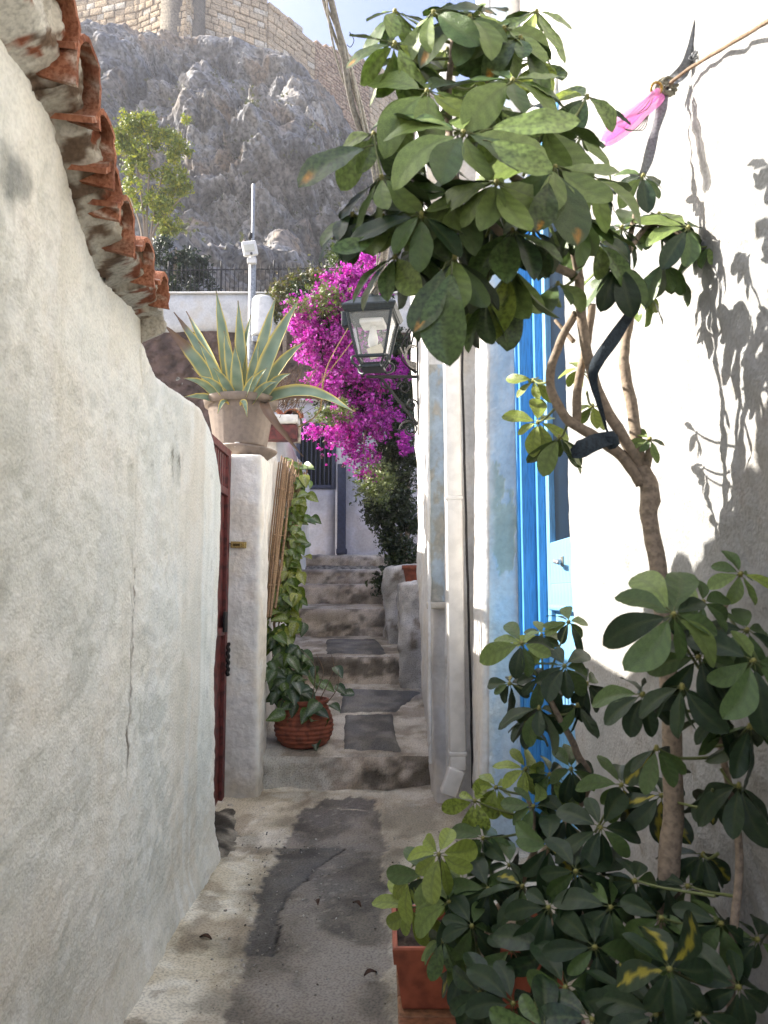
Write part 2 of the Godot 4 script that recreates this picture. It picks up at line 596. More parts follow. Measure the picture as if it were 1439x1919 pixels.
# ---------------------------------------------------------------- the worn steps
func stairs() -> void:
	var root := Node3D.new()
	root.name = "steps"
	add_child(root)
	root.set_meta("kind", "structure")
	# front depth, back depth, left, right, height at the riser's foot, at the lip, at the back
	var list := [
		[5.28, 7.05, -0.86, 0.46, 0.10, 0.455, 0.75],
		[6.98, 8.25, -0.93, 0.36, 0.60, 0.985, 1.10],
		[8.18, 8.95, -0.97, 0.40, 0.95, 1.386, 1.42],
		[8.88, 9.55, -1.05, 0.45, 1.30, 1.636, 1.65],
		[9.48, 10.05, -1.10, 0.50, 1.55, 1.825, 1.84],
		[9.98, 11.1, -1.4, 0.9, 1.7, 2.030, 2.03],
	]
	for k in list.size():
		var t: Array = list[k]
		var s := Shape.new()
		var run: float = t[1] - t[0]
		var rise: float = t[5] - t[4]
		var total := run + rise
		var nw := int(total / 0.022)
		var nu := int((t[3] - t[2]) / 0.022)
		s.grid(nu, nw, func(u: float, w: float):
			var x := lerpf(t[2], t[3], u)
			var l := w * total
			var bow := n1.get_noise_2d(x * 1.4 + k * 17.0, 5.0) * 0.05
			var p: Vector3
			var lip := 0.05
			if l < rise:
				p = Vector3(x, t[4] + l, -(t[0] + bow))
				p.z -= sstep(rise - lip, rise, l) ** 2 * 0.035
			else:
				var q := (l - rise) / run
				p = Vector3(x, lerpf(t[5], t[6], q), -(t[0] + bow * (1.0 - q) + 0.035 + (l - rise) * (1.0 - 0.035 / run)))
				p.y -= (1.0 - sstep(0.0, lip, l - rise)) ** 2 * 0.025
			var a := n1.get_noise_3d(p.x * 2.5, p.y * 3.0 + k * 9.0, p.z * 2.5)
			var b := n2.get_noise_3d(p.x * 9.0, p.y * 9.0, p.z * 9.0)
			if l < rise:
				p.z += a * 0.035 + b * 0.022
			else:
				p.y += a * 0.016 + b * 0.008
			p.y += (1.0 - sstep(0.0, 0.12, u * (t[3] - t[2]))) * 0.02
			return p,
			func(p: Vector3, u: float, w: float): return step_tint(p, u, w * total < rise, k, t), false)
		part("step", s, W.concrete, root)
	# dark slate slabs let into the long first tread and the second
	for q in [[Vector3(-0.29, 0.479, -5.42), Vector3(0.118, 0.462, -5.42), Vector3(0.064, 0.606, -6.15), Vector3(-0.309, 0.614, -6.15)], [Vector3(-0.358, 0.619, -6.2), Vector3(0.094, 0.611, -6.2), Vector3(0.321, 0.724, -6.72), Vector3(-0.369, 0.744, -6.85)], [Vector3(-0.529, 0.99, -7.1), Vector3(0.027, 0.981, -7.1), Vector3(-0.078, 1.065, -7.9), Vector3(-0.579, 1.076, -7.9)]]:
		var s := Shape.new()
		var first: bool = q[0].z > -7.0
		s.grid(26, 30, func(u: float, w: float):
			var p: Vector3 = q[0].lerp(q[1], u).lerp(q[3].lerp(q[2], u), w)
			var edge := minf(minf(u, 1.0 - u), minf(w, 1.0 - w))
			p.x += n1.get_noise_2d(p.z * 2.0, p.x) * 0.03
			p.z += n1.get_noise_2d(p.x * 2.0, p.z + 30.0) * 0.03
			var d := -p.z
			p.y = lerpf(0.455, 0.75, (d - 5.28) / 1.77) if first else lerpf(0.985, 1.10, (d - 6.98) / 1.27)
			p.y += n1.get_noise_3d(p.x * 2.5, p.y * 3.0, p.z * 2.5) * 0.012 + n2.get_noise_2d(p.x * 8.0, p.z * 8.0) * 0.006 + sstep(-0.01, 0.06, edge) * 0.03 - 0.012
			return p,
			func(p: Vector3, _u: float, _w: float): return Color(0.19, 0.185, 0.18).lerp(Color(0.27, 0.255, 0.23), sstep(-0.3, 0.3, n2.get_noise_2d(p.x * 4.0, p.z * 4.0))), false)
		part("slate_slab", s, W.concrete, root)

func step_tint(p: Vector3, u: float, riser: bool, k: int, t: Array) -> Color:
	var big := n1.get_noise_3d(p.x * 2.0, p.y * 2.0 + 3.0, p.z * 2.0)
	var fine := n2.get_noise_3d(p.x * 7.0, p.y * 7.0, p.z * 7.0)
	var lime := Color(0.80, 0.74, 0.63)
	var dirt := Color(0.42, 0.355, 0.28)
	var c := lime.lerp(dirt, sstep(-0.25, 0.25, big + fine * 0.7))
	var side = minf(u, 1.0 - u) * (t[3] - t[2])
	if riser:
		c = Color(0.70, 0.61, 0.51).lerp(Color(0.42, 0.355, 0.29), sstep(-0.2, 0.3, big + fine))
		c = c.lerp(Color(0.13, 0.115, 0.095), sstep(0.05, 0.3, n1.get_noise_3d(p.x * 3.0 + 50.0, p.y * 5.0, k * 3.0)) * 0.8)
		if k == 0:   # the first riser is chipped and mossy on its right half, lime-washed on its left
			c = c.lerp(Color(0.62, 0.60, 0.54), sstep(-0.25, -0.5, p.x + fine * 0.2) * 0.85)
			c = c.lerp(Color(0.15, 0.13, 0.095), sstep(0.0, 0.16, p.x + fine * 0.25) * sstep(0.25, 0.36, p.y + big * 0.1) * 0.85)
		if k >= 2:
			c = c.lerp(Color(0.50, 0.46, 0.42), sstep(-0.1, 0.3, fine) * 0.35)
	else:
		c = c.lerp(Color(0.44, 0.40, 0.34), 0.35 if k < 2 else 0.6)
		c = c.lerp(Color(0.62, 0.60, 0.55), sstep(0.22, 0.02, side + fine * 0.12) * 0.8)
		c = c.lerp(Color(0.58, 0.55, 0.50), sstep(0.10, 0.02, absf(-p.z - t[0]) + fine * 0.06) * 0.6)
	return c


# ---------------------------------------------------------------- the tall rough wall on the left, with its tile coping
var wall_top := [[-3.5, 3.02], [0.0, 3.02], [1.60, 3.02], [1.73, 2.975], [2.70, 2.605], [2.705, 2.47], [2.95, 2.395], [3.3, 2.415], [3.66, 2.44], [3.82, 2.37], [3.98, 2.265], [4.10, 2.14], [4.18, 2.08], [9.0, 2.0]]
var crowns := [[Vector3(-0.755, 3.002, -1.717), 0.075, 0.10], [Vector3(-0.755, 2.965, -1.86), 0.078, 0.085], [Vector3(-0.755, 2.851, -1.988), 0.076, 0.07], [Vector3(-0.76, 2.756, -2.08), 0.06, 0.05], [Vector3(-0.755, 2.714, -2.18), 0.070, 0.05], [Vector3(-0.755, 2.682, -2.387), 0.064, 0.045], [Vector3(-0.755, 2.649, -2.574), 0.056, 0.03]]

func rough_face(p: Vector3) -> float:
	var a := n1.get_noise_3d(p.x * 0.9, p.y * 0.9, p.z * 0.9) * 0.022
	var b := n1.get_noise_3d(p.x * 4.5 + 9.0, p.y * 4.5, p.z * 4.5) * 0.008
	var c := n2.get_noise_3d(p.x * 13.0, p.y * 13.0, p.z * 13.0 + 5.0) * 0.0065
	var smooth_zone := sstep(3.0, 3.6, -p.z) * sstep(0.5, 1.2, p.y)   # trowelled smoother towards the gate
	return a + (b + c + n2.get_noise_3d(p.x * 28.0, p.y * 28.0, p.z * 28.0 + 5.0) * 0.0045) * (1.0 - 0.7 * smooth_zone)

func left_flake(p: Vector3) -> float:
	var f := n1.get_noise_3d(p.x, p.y * 1.6 + 14.0, p.z * 1.6) + n2.get_noise_3d(p.x, p.y * 9.0, p.z * 9.0) * 0.35
	return sstep(0.30, 0.315, f) * sstep(3.7, 3.2, -p.z)

func left_tint(p: Vector3) -> Color:
	var d := -p.z
	var c := Color(0.90, 0.885, 0.835)
	var g := n1.get_noise_3d(p.x, p.y * 1.3 + 4.0, p.z * 1.3)
	var f := n2.get_noise_3d(p.x * 6.0, p.y * 6.0, p.z * 6.0)
	c = c.lerp(Color(0.66, 0.67, 0.64), sstep(0.2, 0.55, g + f * 0.5) * 0.35)              # greenish damp
	c = c.lerp(Color(0.55, 0.53, 0.49), sstep(0.32, 0.6, f) * 0.5)                          # pits rubbed with dirt
	c = c.lerp(Color(0.80, 0.72, 0.62), sstep(3.0, 3.6, d) * sstep(0.0, 0.3, n1.get_noise_2d(d * 2.2, 8.0)) * 0.6)   # cream paint runs
	c = c.lerp(Color(0.60, 0.57, 0.50), sstep(0.85, 0.2, p.y + g * 0.4) * 0.45)              # splash zone
	c = c.lerp(Color(0.26, 0.27, 0.26), sstep(0.11, 0.03, Vector2(d - 1.70, (p.y - 2.50) * 0.8).length() + f * 0.09) * 0.9)
	c = c.lerp(Color(0.30, 0.29, 0.25), sstep(0.62, 0.5, Vector2((d - 3.24) / 0.11, (p.y - 2.09) / 0.10).length() / 1.5 + f * 0.22) * 0.9)  # bare cement patch
	var flake := left_flake(p)
	c = c.lerp(Color(0.74, 0.735, 0.69), flake * 0.75)
	var drip := n1.get_noise_2d(d * 7.0, p.y * 0.35)
	c = c.lerp(Color(0.66, 0.64, 0.57), sstep(0.18, 0.4, drip) * sstep(0.4, 1.2, p.y) * 0.28)
	c = c.lerp(Color(0.87, 0.86, 0.83), sstep(0.2, 0.35, n1.get_noise_2d(d * 5.0 + 60.0, p.y * 0.4)) * 0.6)
	var crack := absf(d - 2.72 - 0.02 * n2.get_noise_2d(p.y * 9.0, 1.0) - (p.y - 1.3) * 0.03)
	if p.y > 0.95 and p.y < 1.65:
		c = c.lerp(Color(0.17, 0.14, 0.11), (1.0 - sstep(0.002, 0.010 * sstep(1.7, 1.3, p.y) + 0.004, crack)) * 0.8)
	# dirt that the coping has washed down
	var below: float = along(wall_top, d) - p.y
	c = c.lerp(Color(0.30, 0.22, 0.16), sstep(0.05, -0.02, below + f * 0.05) * (0.8 if d < 2.75 else 0.0))
	return c

func left_wall() -> void:
	var root := thing("garden_wall", "tall rough whitewashed wall along the alley, stepped with a tile coping", "wall", Vector3(-0.9, 0, -2.5))
	# outline in plan: along the face, round the corner, into the gateway
	var path := []
	var d := -3.5
	while d < 4.10:
		path.append([Vector3(-0.875, 0, -d), Vector3(1, 0, 0)])
		d += 0.4 if d < 1.0 else 0.014
	for k in 7:
		var a := PI / 2 * k / 6
		path.append([Vector3(-0.925 + 0.05 * cos(a), 0, -4.10 - 0.05 * sin(a)), Vector3(cos(a), 0, -sin(a))])
	for k in 10:
		path.append([Vector3(-0.95 - 0.045 * k, 0, -4.15), Vector3(0, 0, -1)])
	var s := Shape.new()
	var rows := 190
	s.grid(path.size() - 1, rows + 8, func(u: float, w: float):
		var at: Array = path[roundi(u * (path.size() - 1))]
		var j := roundi(w * (rows + 8))
		var top := along(wall_top, minf(-at[0].z, 4.16))
		var p: Vector3 = at[0]
		if j <= rows:
			p.y = lerpf(-0.05, top - 0.04, pow(float(j) / rows, 1.0))
		else:
			var a := PI / 2 * (j - rows) / 4.0 if j - rows <= 4 else PI / 2
			p.y = top - 0.04 + 0.04 * sin(a)
			p -= at[1] * 0.04 * (1.0 - cos(a))
			if j - rows > 4:
				p.x = lerpf(p.x, -1.30, (j - rows - 4) / 4.0)
		var lean := (1.0 - sstep(0.0, 0.22, p.y - floor_h(-p.z))) * 0.035
		p += at[1] * (rough_face(p) + lean - left_flake(p) * 0.004)
		if -p.z > 3.9:
			p.z += n1.get_noise_2d(p.y * 1.7, 3.0) * 0.05 - (1.7 - p.y) * 0.03
		p.y += n1.get_noise_2d(p.z * 3.0, 1.0) * 0.012
		return p,
		func(p: Vector3, _u: float, _w: float): return left_tint(p), true)
	part("plaster", s, W.plaster, root)
	# back of the wall, so that it has thickness from the courtyard
	var b := Shape.new()
	b.grid(40, 12, func(u: float, w: float):
		var q := lerpf(-3.5, 4.15, u)
		return Vector3(-1.30, lerpf(-0.1, along(wall_top, q), w), -q), func(_p: Vector3, _u: float, _w: float): return Color(0.7, 0.69, 0.65))
	part("back", b, W.plaster, root)
	# mortar bed that carries the tiles, lumpy and stained
	var m := Shape.new()
	var line := []
	for c in crowns:
		line.append([-c[0].z - c[1] * 0.9, c[0].y - c[1] * 0.5])
		line.append([-c[0].z, c[0].y - c[1] * 0.12])
		line.append([-c[0].z + c[1] * 0.95, c[0].y - c[1] * 0.35])
		line.append([-c[0].z + c[1] * 1.06, c[0].y - c[1] * 1.0 - c[2]])
	var foot_line := [[1.4, 2.84]]
	for c in crowns:
		foot_line.append([-c[0].z + c[1] * 0.8, c[0].y - c[1] * 1.25 - c[2]])
	m.grid(220, 22, func(u: float, w: float):
		var q := lerpf(1.45, 2.72, u)
		var lo: float = minf(along(wall_top, q) - 0.035, along(foot_line, q) - 0.035)
		var hi: float = maxf(lo + 0.03, along(line, q) + 0.015)
		var bulge := sin(w * PI) * 0.015 + sstep(0.0, 0.42, w) * 0.088
		var p := Vector3(-0.895 + bulge, lerpf(lo, hi, w), -q)
		p += Vector3(1, 0.3, 0.4) * (n1.get_noise_3d(p.x * 9.0, p.y * 9.0, p.z * 9.0) * 0.022 + n2.get_noise_3d(p.x * 24.0, p.y * 24.0, p.z * 24.0) * 0.010)
		return p,
		func(p: Vector3, _u: float, w: float):
			var f := n2.get_noise_3d(p.x * 10.0, p.y * 10.0, p.z * 10.0)
			var col := Color(0.68, 0.65, 0.58).lerp(Color(0.20, 0.14, 0.10), sstep(0.02, 0.28, f + n1.get_noise_3d(p.x * 5.0, p.y * 5.0, p.z * 5.0) * 0.8))
			return col.lerp(Color(0.32, 0.12, 0.07), sstep(0.22, 0.34, n1.get_noise_3d(p.x * 7.0 + 30.0, p.y * 7.0, p.z * 7.0))), true)
	part("mortar_bed", m, W.concrete, root)
	for c in crowns:
		var r: float = c[1]
		var leg: float = c[2]
		var prof := curve([Vector3(-r * 1.02, -r * 0.5 - leg, 0), Vector3(-r, -r * 0.1, 0), Vector3(-r * 0.72, r * 0.70, 0), Vector3(0, r, 0), Vector3(r * 0.70, r * 0.70, 0), Vector3(r * 1.0, r * 0.22, 0), Vector3(r * 1.35, -r * 0.02, 0)], 4)
		var t := Shape.new()
		var top: Vector3 = c[0] - Vector3(0, r, 0)
		var roll := rng.randf_range(-0.08, 0.08)
		var n := prof.size()
		var thick := 0.015
		var place := func(along_x: float, k: int, deep: bool) -> Vector3:
			var q: Vector3 = prof[k]
			var tan: Vector3 = (prof[mini(k + 1, n - 1)] - prof[maxi(k - 1, 0)]).normalized()
			if deep:
				q += Vector3(tan.y, -tan.x, 0) * thick
			var sc := 1.0 - along_x * 0.25
			var p := Vector3(-along_x * 0.42, q.y * sc + along_x * 0.06, q.x * sc).rotated(Vector3(1, 0, 0), roll)
			p += top + Vector3(n1.get_noise_2d(k * 0.4, c[0].z * 9.0) * 0.006, 0, 0)
			p.y += n1.get_noise_3d(p.x * 6.0, p.y * 9.0, p.z * 9.0) * 0.006
			return p
		var tint := func(p: Vector3, _u: float, _w: float):
			var f := n2.get_noise_3d(p.x * 30.0, p.y * 30.0, p.z * 30.0)
			var col := Color(0.47, 0.22, 0.135).lerp(Color(0.35, 0.15, 0.09), sstep(-0.2, 0.3, n1.get_noise_3d(p.x * 8.0, p.y * 8.0, p.z * 8.0)))
			return col.lerp(Color(0.70, 0.62, 0.54), sstep(0.27, 0.34, f)).lerp(Color(0.17, 0.13, 0.10), sstep(0.15, 0.4, n1.get_noise_3d(p.x * 5.0 + 70.0, p.y * 5.0, p.z * 5.0)) * 0.6)
		t.grid(n - 1, 12, func(u: float, w: float): return place.call(w, roundi(u * (n - 1)), false), tint, true)
		t.grid(n - 1, 12, func(u: float, w: float): return place.call(w, roundi(u * (n - 1)), true), tint)
		t.grid(n - 1, 1, func(u: float, w: float): return place.call(0.0, roundi(u * (n - 1)), w > 0.5), func(p: Vector3, u: float, w: float): return tint.call(p, u, w).lerp(Color(0.46, 0.19, 0.105), 0.6))
		t.grid(12, 1, func(u: float, w: float): return place.call(u, 0, w > 0.5), tint, true)
		t.grid(12, 1, func(u: float, w: float): return place.call(u, n - 1, w > 0.5), tint)
		part("coping_tile", t, W.tile, root)


# ---------------------------------------------------------------- the white house on the right
func wobble(amount := 0.006, fine := 0.004) -> Callable:
	return func(p: Vector3, out: Vector3) -> Vector3:
		return p + out * (n1.get_noise_3d(p.x * 1.3, p.y * 1.3, p.z * 1.3) * amount * 1.6 + n2.get_noise_3d(p.x * 8.0, p.y * 8.0, p.z * 8.0) * fine)

func white_tint(p: Vector3) -> Color:
	var f := n2.get_noise_3d(p.x * 5.0, p.y * 5.0, p.z * 5.0)
	var g := n1.get_noise_3d(p.x * 1.2, p.y * 1.2, p.z * 1.2)
	var c := Color(0.74, 0.73, 0.71)
	c = c.lerp(Color(0.60, 0.565, 0.50), sstep(0.2, 0.5, g + f * 0.5) * 0.5)
	c = c.lerp(Color(0.55, 0.50, 0.42), sstep(0.75, 0.15, p.y - maxf(0.0, (-p.z - 5.3) * 0.17) + f * 0.2) * 0.5)
	c = c.lerp(Color(0.52, 0.47, 0.40), sstep(0.42, 0.5, n2.get_noise_3d(p.x * 14.0, p.y * 14.0, p.z * 14.0)) * 0.55)
	# hairline cracks and chips in the old lime-wash
	var crack := absf(n1.get_noise_3d(p.x * 3.0, p.y * 0.8, p.z * 3.0))
	c = c.lerp(Color(0.42, 0.38, 0.33), (1.0 - sstep(0.0, 0.010, crack)) * sstep(0.0, 0.3, f) * 0.6)
	return c

func right_house() -> void:
	var root := thing("white_house", "sunlit whitewashed house on the right with tall blue door and grey downpipe", "house", Vector3(0.8, 0, -3.3))
	# the big wall nearest to us
	var s := Shape.new()
	s.grid(300, 330, func(u: float, w: float):
		var d := lerpf(-2.0, 3.32, u) if u > 0.25 else lerpf(-2.0, -0.67, u * 4.0)
		var y := lerpf(0.0, 5.6, pow(w, 1.15))
		var p := Vector3(0.8, y, -d)
		var smooth_zone := sstep(2.3, 3.0, d)
		p.x -= n1.get_noise_3d(p.x, p.y * 0.8, p.z * 0.8) * 0.020 + n1.get_noise_3d(3.0, p.y * 4.0, p.z * 4.0) * 0.004 + n2.get_noise_3d(7.0, p.y * 12.0, p.z * 12.0) * lerpf(0.012, 0.004, smooth_zone)
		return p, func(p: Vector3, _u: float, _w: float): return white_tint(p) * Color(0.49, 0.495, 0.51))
	part("wall", s, W.plaster, root)
	s = Shape.new()
	s.lump(Vector3(1.06, 2.8, 0.65 - 1.99), Vector3(0.46, 5.6, 3.98), 0.3, 0.02, func(p: Vector3, _o: Vector3): return p, func(p: Vector3): return Color(0.76, 0.75, 0.72))
	part("wall", s, W.smooth_plaster, root)
	# above the door, then the pier beyond it
	s = Shape.new()
	s.lump(Vector3(1.055, 4.75, -3.80), Vector3(0.50, 1.7, 0.96), 0.06, 0.02, wobble(), white_tint)
	part("lintel_wall", s, W.smooth_plaster, root)
	s = Shape.new()
	s.lump(Vector3(0.86, 2.8, -4.51), Vector3(0.63, 5.6, 0.44), 0.035, 0.028, func(p: Vector3, o: Vector3):
		p = wobble(0.007, 0.007).call(p, o)
		p.x -= (1.9 - p.y) * 0.016 if p.x < 0.8 else 0.0
		return p, white_tint)
	part("pier", s, W.smooth_plaster, root)
	# a coat of pale blue wash on the pier's door side, flaked off in places to the green coat below
	s = Shape.new()
	s.grid(40, 330, func(u: float, w: float):
		var p := Vector3(lerpf(0.0, 0.80, u), lerpf(0.2, 5.5, w), -4.282)
		p.x = lerpf(0.585 - (1.9 - p.y) * 0.016, 0.742, u)
		var peel := flaked(p)
		p.z += 0.005 - peel * 0.003 + n1.get_noise_3d(p.x * 1.3, p.y * 1.3, 2.0) * 0.008 + n2.get_noise_3d(p.x * 9.0, p.y * 9.0, 4.0) * 0.003
		return p,
		func(p: Vector3, _u: float, _w: float): 
			var peel := flaked(p)
			var col := Color(0.56, 0.66, 0.735).lerp(Color(0.66, 0.71, 0.74), sstep(0.0, 0.3, n2.get_noise_2d(p.x * 4.0, p.y * 2.0)))
			col = col.lerp(Color(0.47, 0.54, 0.49), peel)
			return col.lerp(Color(0.75, 0.76, 0.75), sstep(0.04, 0.0, p.x - 0.585 + (1.9 - p.y) * 0.016 + n2.get_noise_2d(1.0, p.y * 8.0) * 0.02) * 0.8))
	part("reveal", s, W.smooth_plaster, root, "pale blue door reveal with flaking paint")
	# the stepped-back wall that carries the lantern, its face towards us with a shallow blue panel
	s = Shape.new()
	s.lump(Vector3(0.785, 2.2, -5.76), Vector3(1.0, 5.2, 1.66), 0.05, 0.03, func(p: Vector3, o: Vector3):
		p = wobble(0.02, 0.009).call(p, o)
		if p.x < 0.5:
			p.x -= n1.get_noise_3d(4.0, p.y * 1.2, p.z * 3.0) * 0.012
			p.x += (1.9 - p.y) * 0.022
		return p, white_tint)
	part("wall", s, W.smooth_plaster, root)
	s = Shape.new()
	s.grid(16, 180, func(u: float, w: float):
		var p := Vector3(lerpf(0.293, 0.385, u), lerpf(1.49, 3.02, w), -4.905)
		p.z += n2.get_noise_3d(p.x * 9.0, p.y * 9.0, 8.0) * 0.004 + 0.006
		return p,
		func(p: Vector3, _u: float, _w: float):
			var f := n2.get_noise_2d(p.x * 9.0, p.y * 5.0)
			return Color(0.50, 0.60, 0.68).lerp(Color(0.45, 0.47, 0.44), sstep(-0.1, 0.25, f + sstep(2.6, 1.9, p.y) * 0.35 - 0.2)).lerp(Color(0.6, 0.58, 0.52), sstep(0.25, 0.4, f) * 0.6))
	part("blue_panel", s, W.smooth_plaster, root)
	s = Shape.new()
	s.lump(Vector3(0.335, 1.465, -4.895), Vector3(0.14, 0.045, 0.06), 0.015, 0.008, wobble(0.004, 0.004), func(_p: Vector3): return Color(0.62, 0.58, 0.5))
	part("sill", s, W.smooth_plaster, root)
	# narrow raised mouldings either side of the panel
	for q in [[0.284, 0.5, 4.4], [0.392, 0.42, 4.4]]:
		s = Shape.new()
		s.lump(Vector3(q[0], (q[1] + q[2]) / 2.0, -4.885), Vector3(0.020, q[2] - q[1], 0.05), 0.012, 0.006, wobble(0.004, 0.005), white_tint)
		part("moulding", s, W.smooth_plaster, root)
	# square downpipe, in lengths, with straps, and a kicked-out foot
	var pipe := Node3D.new()
	pipe.name = "downpipe"
	pipe.position = Vector3(0.42, 0, -4.72)
	root.add_child(pipe)
	pipe.transform = root.transform.affine_inverse() * pipe.transform
	var x0 := 0.428
	for q in [[0.50, 0.60], [0.605, 2.12], [2.125, 3.62], [3.625, 5.2]]:
		s = Shape.new()
		s.box(Vector3(x0 + (2.0 - (q[0] + q[1]) / 2.0) * 0.006, (q[0] + q[1]) / 2.0, -4.715), Vector3(0.102, q[1] - q[0], 0.085), Color.WHITE, Basis(Vector3(0, 0, 1), 0.006), 0.012)
		part("pipe_length", s, W.pvc, pipe)
	for y in [0.60, 2.12, 3.62]:
		s = Shape.new()
		s.box(Vector3(x0 + (2.0 - y) * 0.006, y, -4.716), Vector3(0.108, 0.03, 0.092), Color.WHITE, Basis(), 0.006)
		part("joint_collar", s, W.pvc, pipe)
	s = Shape.new()
	s.box(Vector3(x0 - 0.025, 0.44, -4.69), Vector3(0.102, 0.16, 0.085), Color.WHITE, Basis(Vector3(0, 0, 1), -0.35), 0.012)
	part("pipe_foot", s, W.pvc, pipe)
	# a slack dark cable in the gap between pipe and pier
	s = Shape.new()
	var pts := []
	for k in 40:
		var y := lerpf(0.4, 4.6, k / 39.0)
		pts.append(Vector3(0.503 + (1.9 - y) * 0.012 + n1.get_noise_2d(y * 2.0, 5.0) * 0.01, y, -4.70 + n1.get_noise_2d(y * 2.0, 15.0) * 0.01))
	s.tube(pts, [0.008], 6)
	part("cable", s, W.iron, root)
	door(root)

func flaked(p: Vector3) -> float:
	var f := n1.get_noise_2d(p.x * 5.0, p.y * 3.2) * 0.8 + n2.get_noise_2d(p.x * 9.0, p.y * 9.0) * 0.25
	var zone := 1.0 - sstep(0.5, 1.2, Vector2((p.x - 0.655) / 0.10, (p.y - 1.93) / 0.42).length())
	return sstep(0.50, 0.53, zone * 0.75 + f * 1.15)

func door(root: Node3D) -> void:
	var dr := Node3D.new()
	dr.name = "blue_door"
	root.add_child(dr)
	dr.transform = root.transform.affine_inverse() * Transform3D(Basis(), Vector3(0.95, 0.2, -4.2))
	var s: Shape
	# frame post at the far jamb, in two stepped members, and one hidden by the near jamb; a head across
	for q in [[0.793, 0.080, -4.245, 0.07], [0.855, 0.050, -4.215, 0.11]]:
		s = Shape.new()
		s.box(Vector3(q[0], 1.95, q[2]), Vector3(q[1], 3.9, q[3]), Color.WHITE, Basis(), 0.006)
		part("frame_post", s, W.blue_wood, dr)
	s = Shape.new()
	s.box(Vector3(0.745, 1.95, -4.262), Vector3(0.018, 3.9, 0.03), Color.WHITE, Basis(), 0.004)
	part("frame_bead", s, W.blue_wood, dr)
	s = Shape.new()
	s.box(Vector3(0.875, 1.95, -3.36), Vector3(0.10, 3.9, 0.06), Color.WHITE, Basis(), 0.006)
	part("frame_post", s, W.blue_wood, dr)
	s = Shape.new()
	s.box(Vector3(0.875, 3.86, -3.77), Vector3(0.10, 0.08, 0.72), Color.WHITE, Basis(), 0.006)
	part("frame_head", s, W.blue_wood, dr)
	# leaf: stiles, rails, a lower panel and a tall dark pane
	for q in [[-4.125, 0.07], [-3.435, 0.085]]:
		s = Shape.new()
		s.box(Vector3(0.897, 1.9, q[0]), Vector3(0.045, 3.55, q[1]), Color.WHITE, Basis(), 0.006)
		part("stile", s, W.pale_blue_wood, dr)
	for q in [[0.24, 0.22], [1.535, 0.12], [1.70, 0.22], [3.62, 0.10]]:
		s = Shape.new()
		s.box(Vector3(0.897, q[0], -3.785), Vector3(0.040, q[1], 0.61), Color.WHITE, Basis(), 0.006)
		part("rail", s, W.pale_blue_wood, dr)
	s = Shape.new()
	s.box(Vector3(0.888, 1.47, -3.785), Vector3(0.05, 0.03, 0.62), Color.WHITE, Basis(), 0.008)
	part("drip_rail", s, W.pale_blue_wood, dr)
	s = Shape.new()
	s.box(Vector3(0.908, 0.9, -3.785), Vector3(0.016, 1.12, 0.615), Color.WHITE, Basis(), 0.004)
	part("lower_panel", s, W.pale_blue_wood, dr)
	s = Shape.new()
	s.box(Vector3(0.912, 2.69, -3.785), Vector3(0.008, 1.78, 0.615), Color.WHITE, Basis(), 0.002)
	part("pane", s, W.dark_glass, dr)
	s = Shape.new()
	s.box(Vector3(1.16, 2.0, -3.80), Vector3(0.02, 4.0, 0.96), Color(0.2, 0.2, 0.2), Basis(), 0.002)
	part("dark_hall", s, W.smooth_plaster, dr)
	# handle
	s = Shape.new()
	s.box(Vector3(0.874, 1.70, -3.80), Vector3(0.010, 0.05, 0.05), Color(0.8, 0.75, 0.6), Basis(), 0.004)
	part("handle_plate", s, W.steel, dr)
	s = Shape.new()
	s.tube(curve([Vector3(0.874, 1.70, -3.80), Vector3(0.845, 1.70, -3.80), Vector3(0.832, 1.698, -3.77), Vector3(0.834, 1.69, -3.69)]), [0.012], 8)
	part("door_handle", s, W.steel, dr)
	# step below the door
	s = Shape.new()
	s.lump(Vector3(0.94, 0.10, -3.80), Vector3(0.36, 0.26, 0.95), 0.04, 0.02, wobble(0.008, 0.005), func(_p: Vector3): return Color(0.5, 0.48, 0.44))
	part("door_step", s, W.concrete, root)


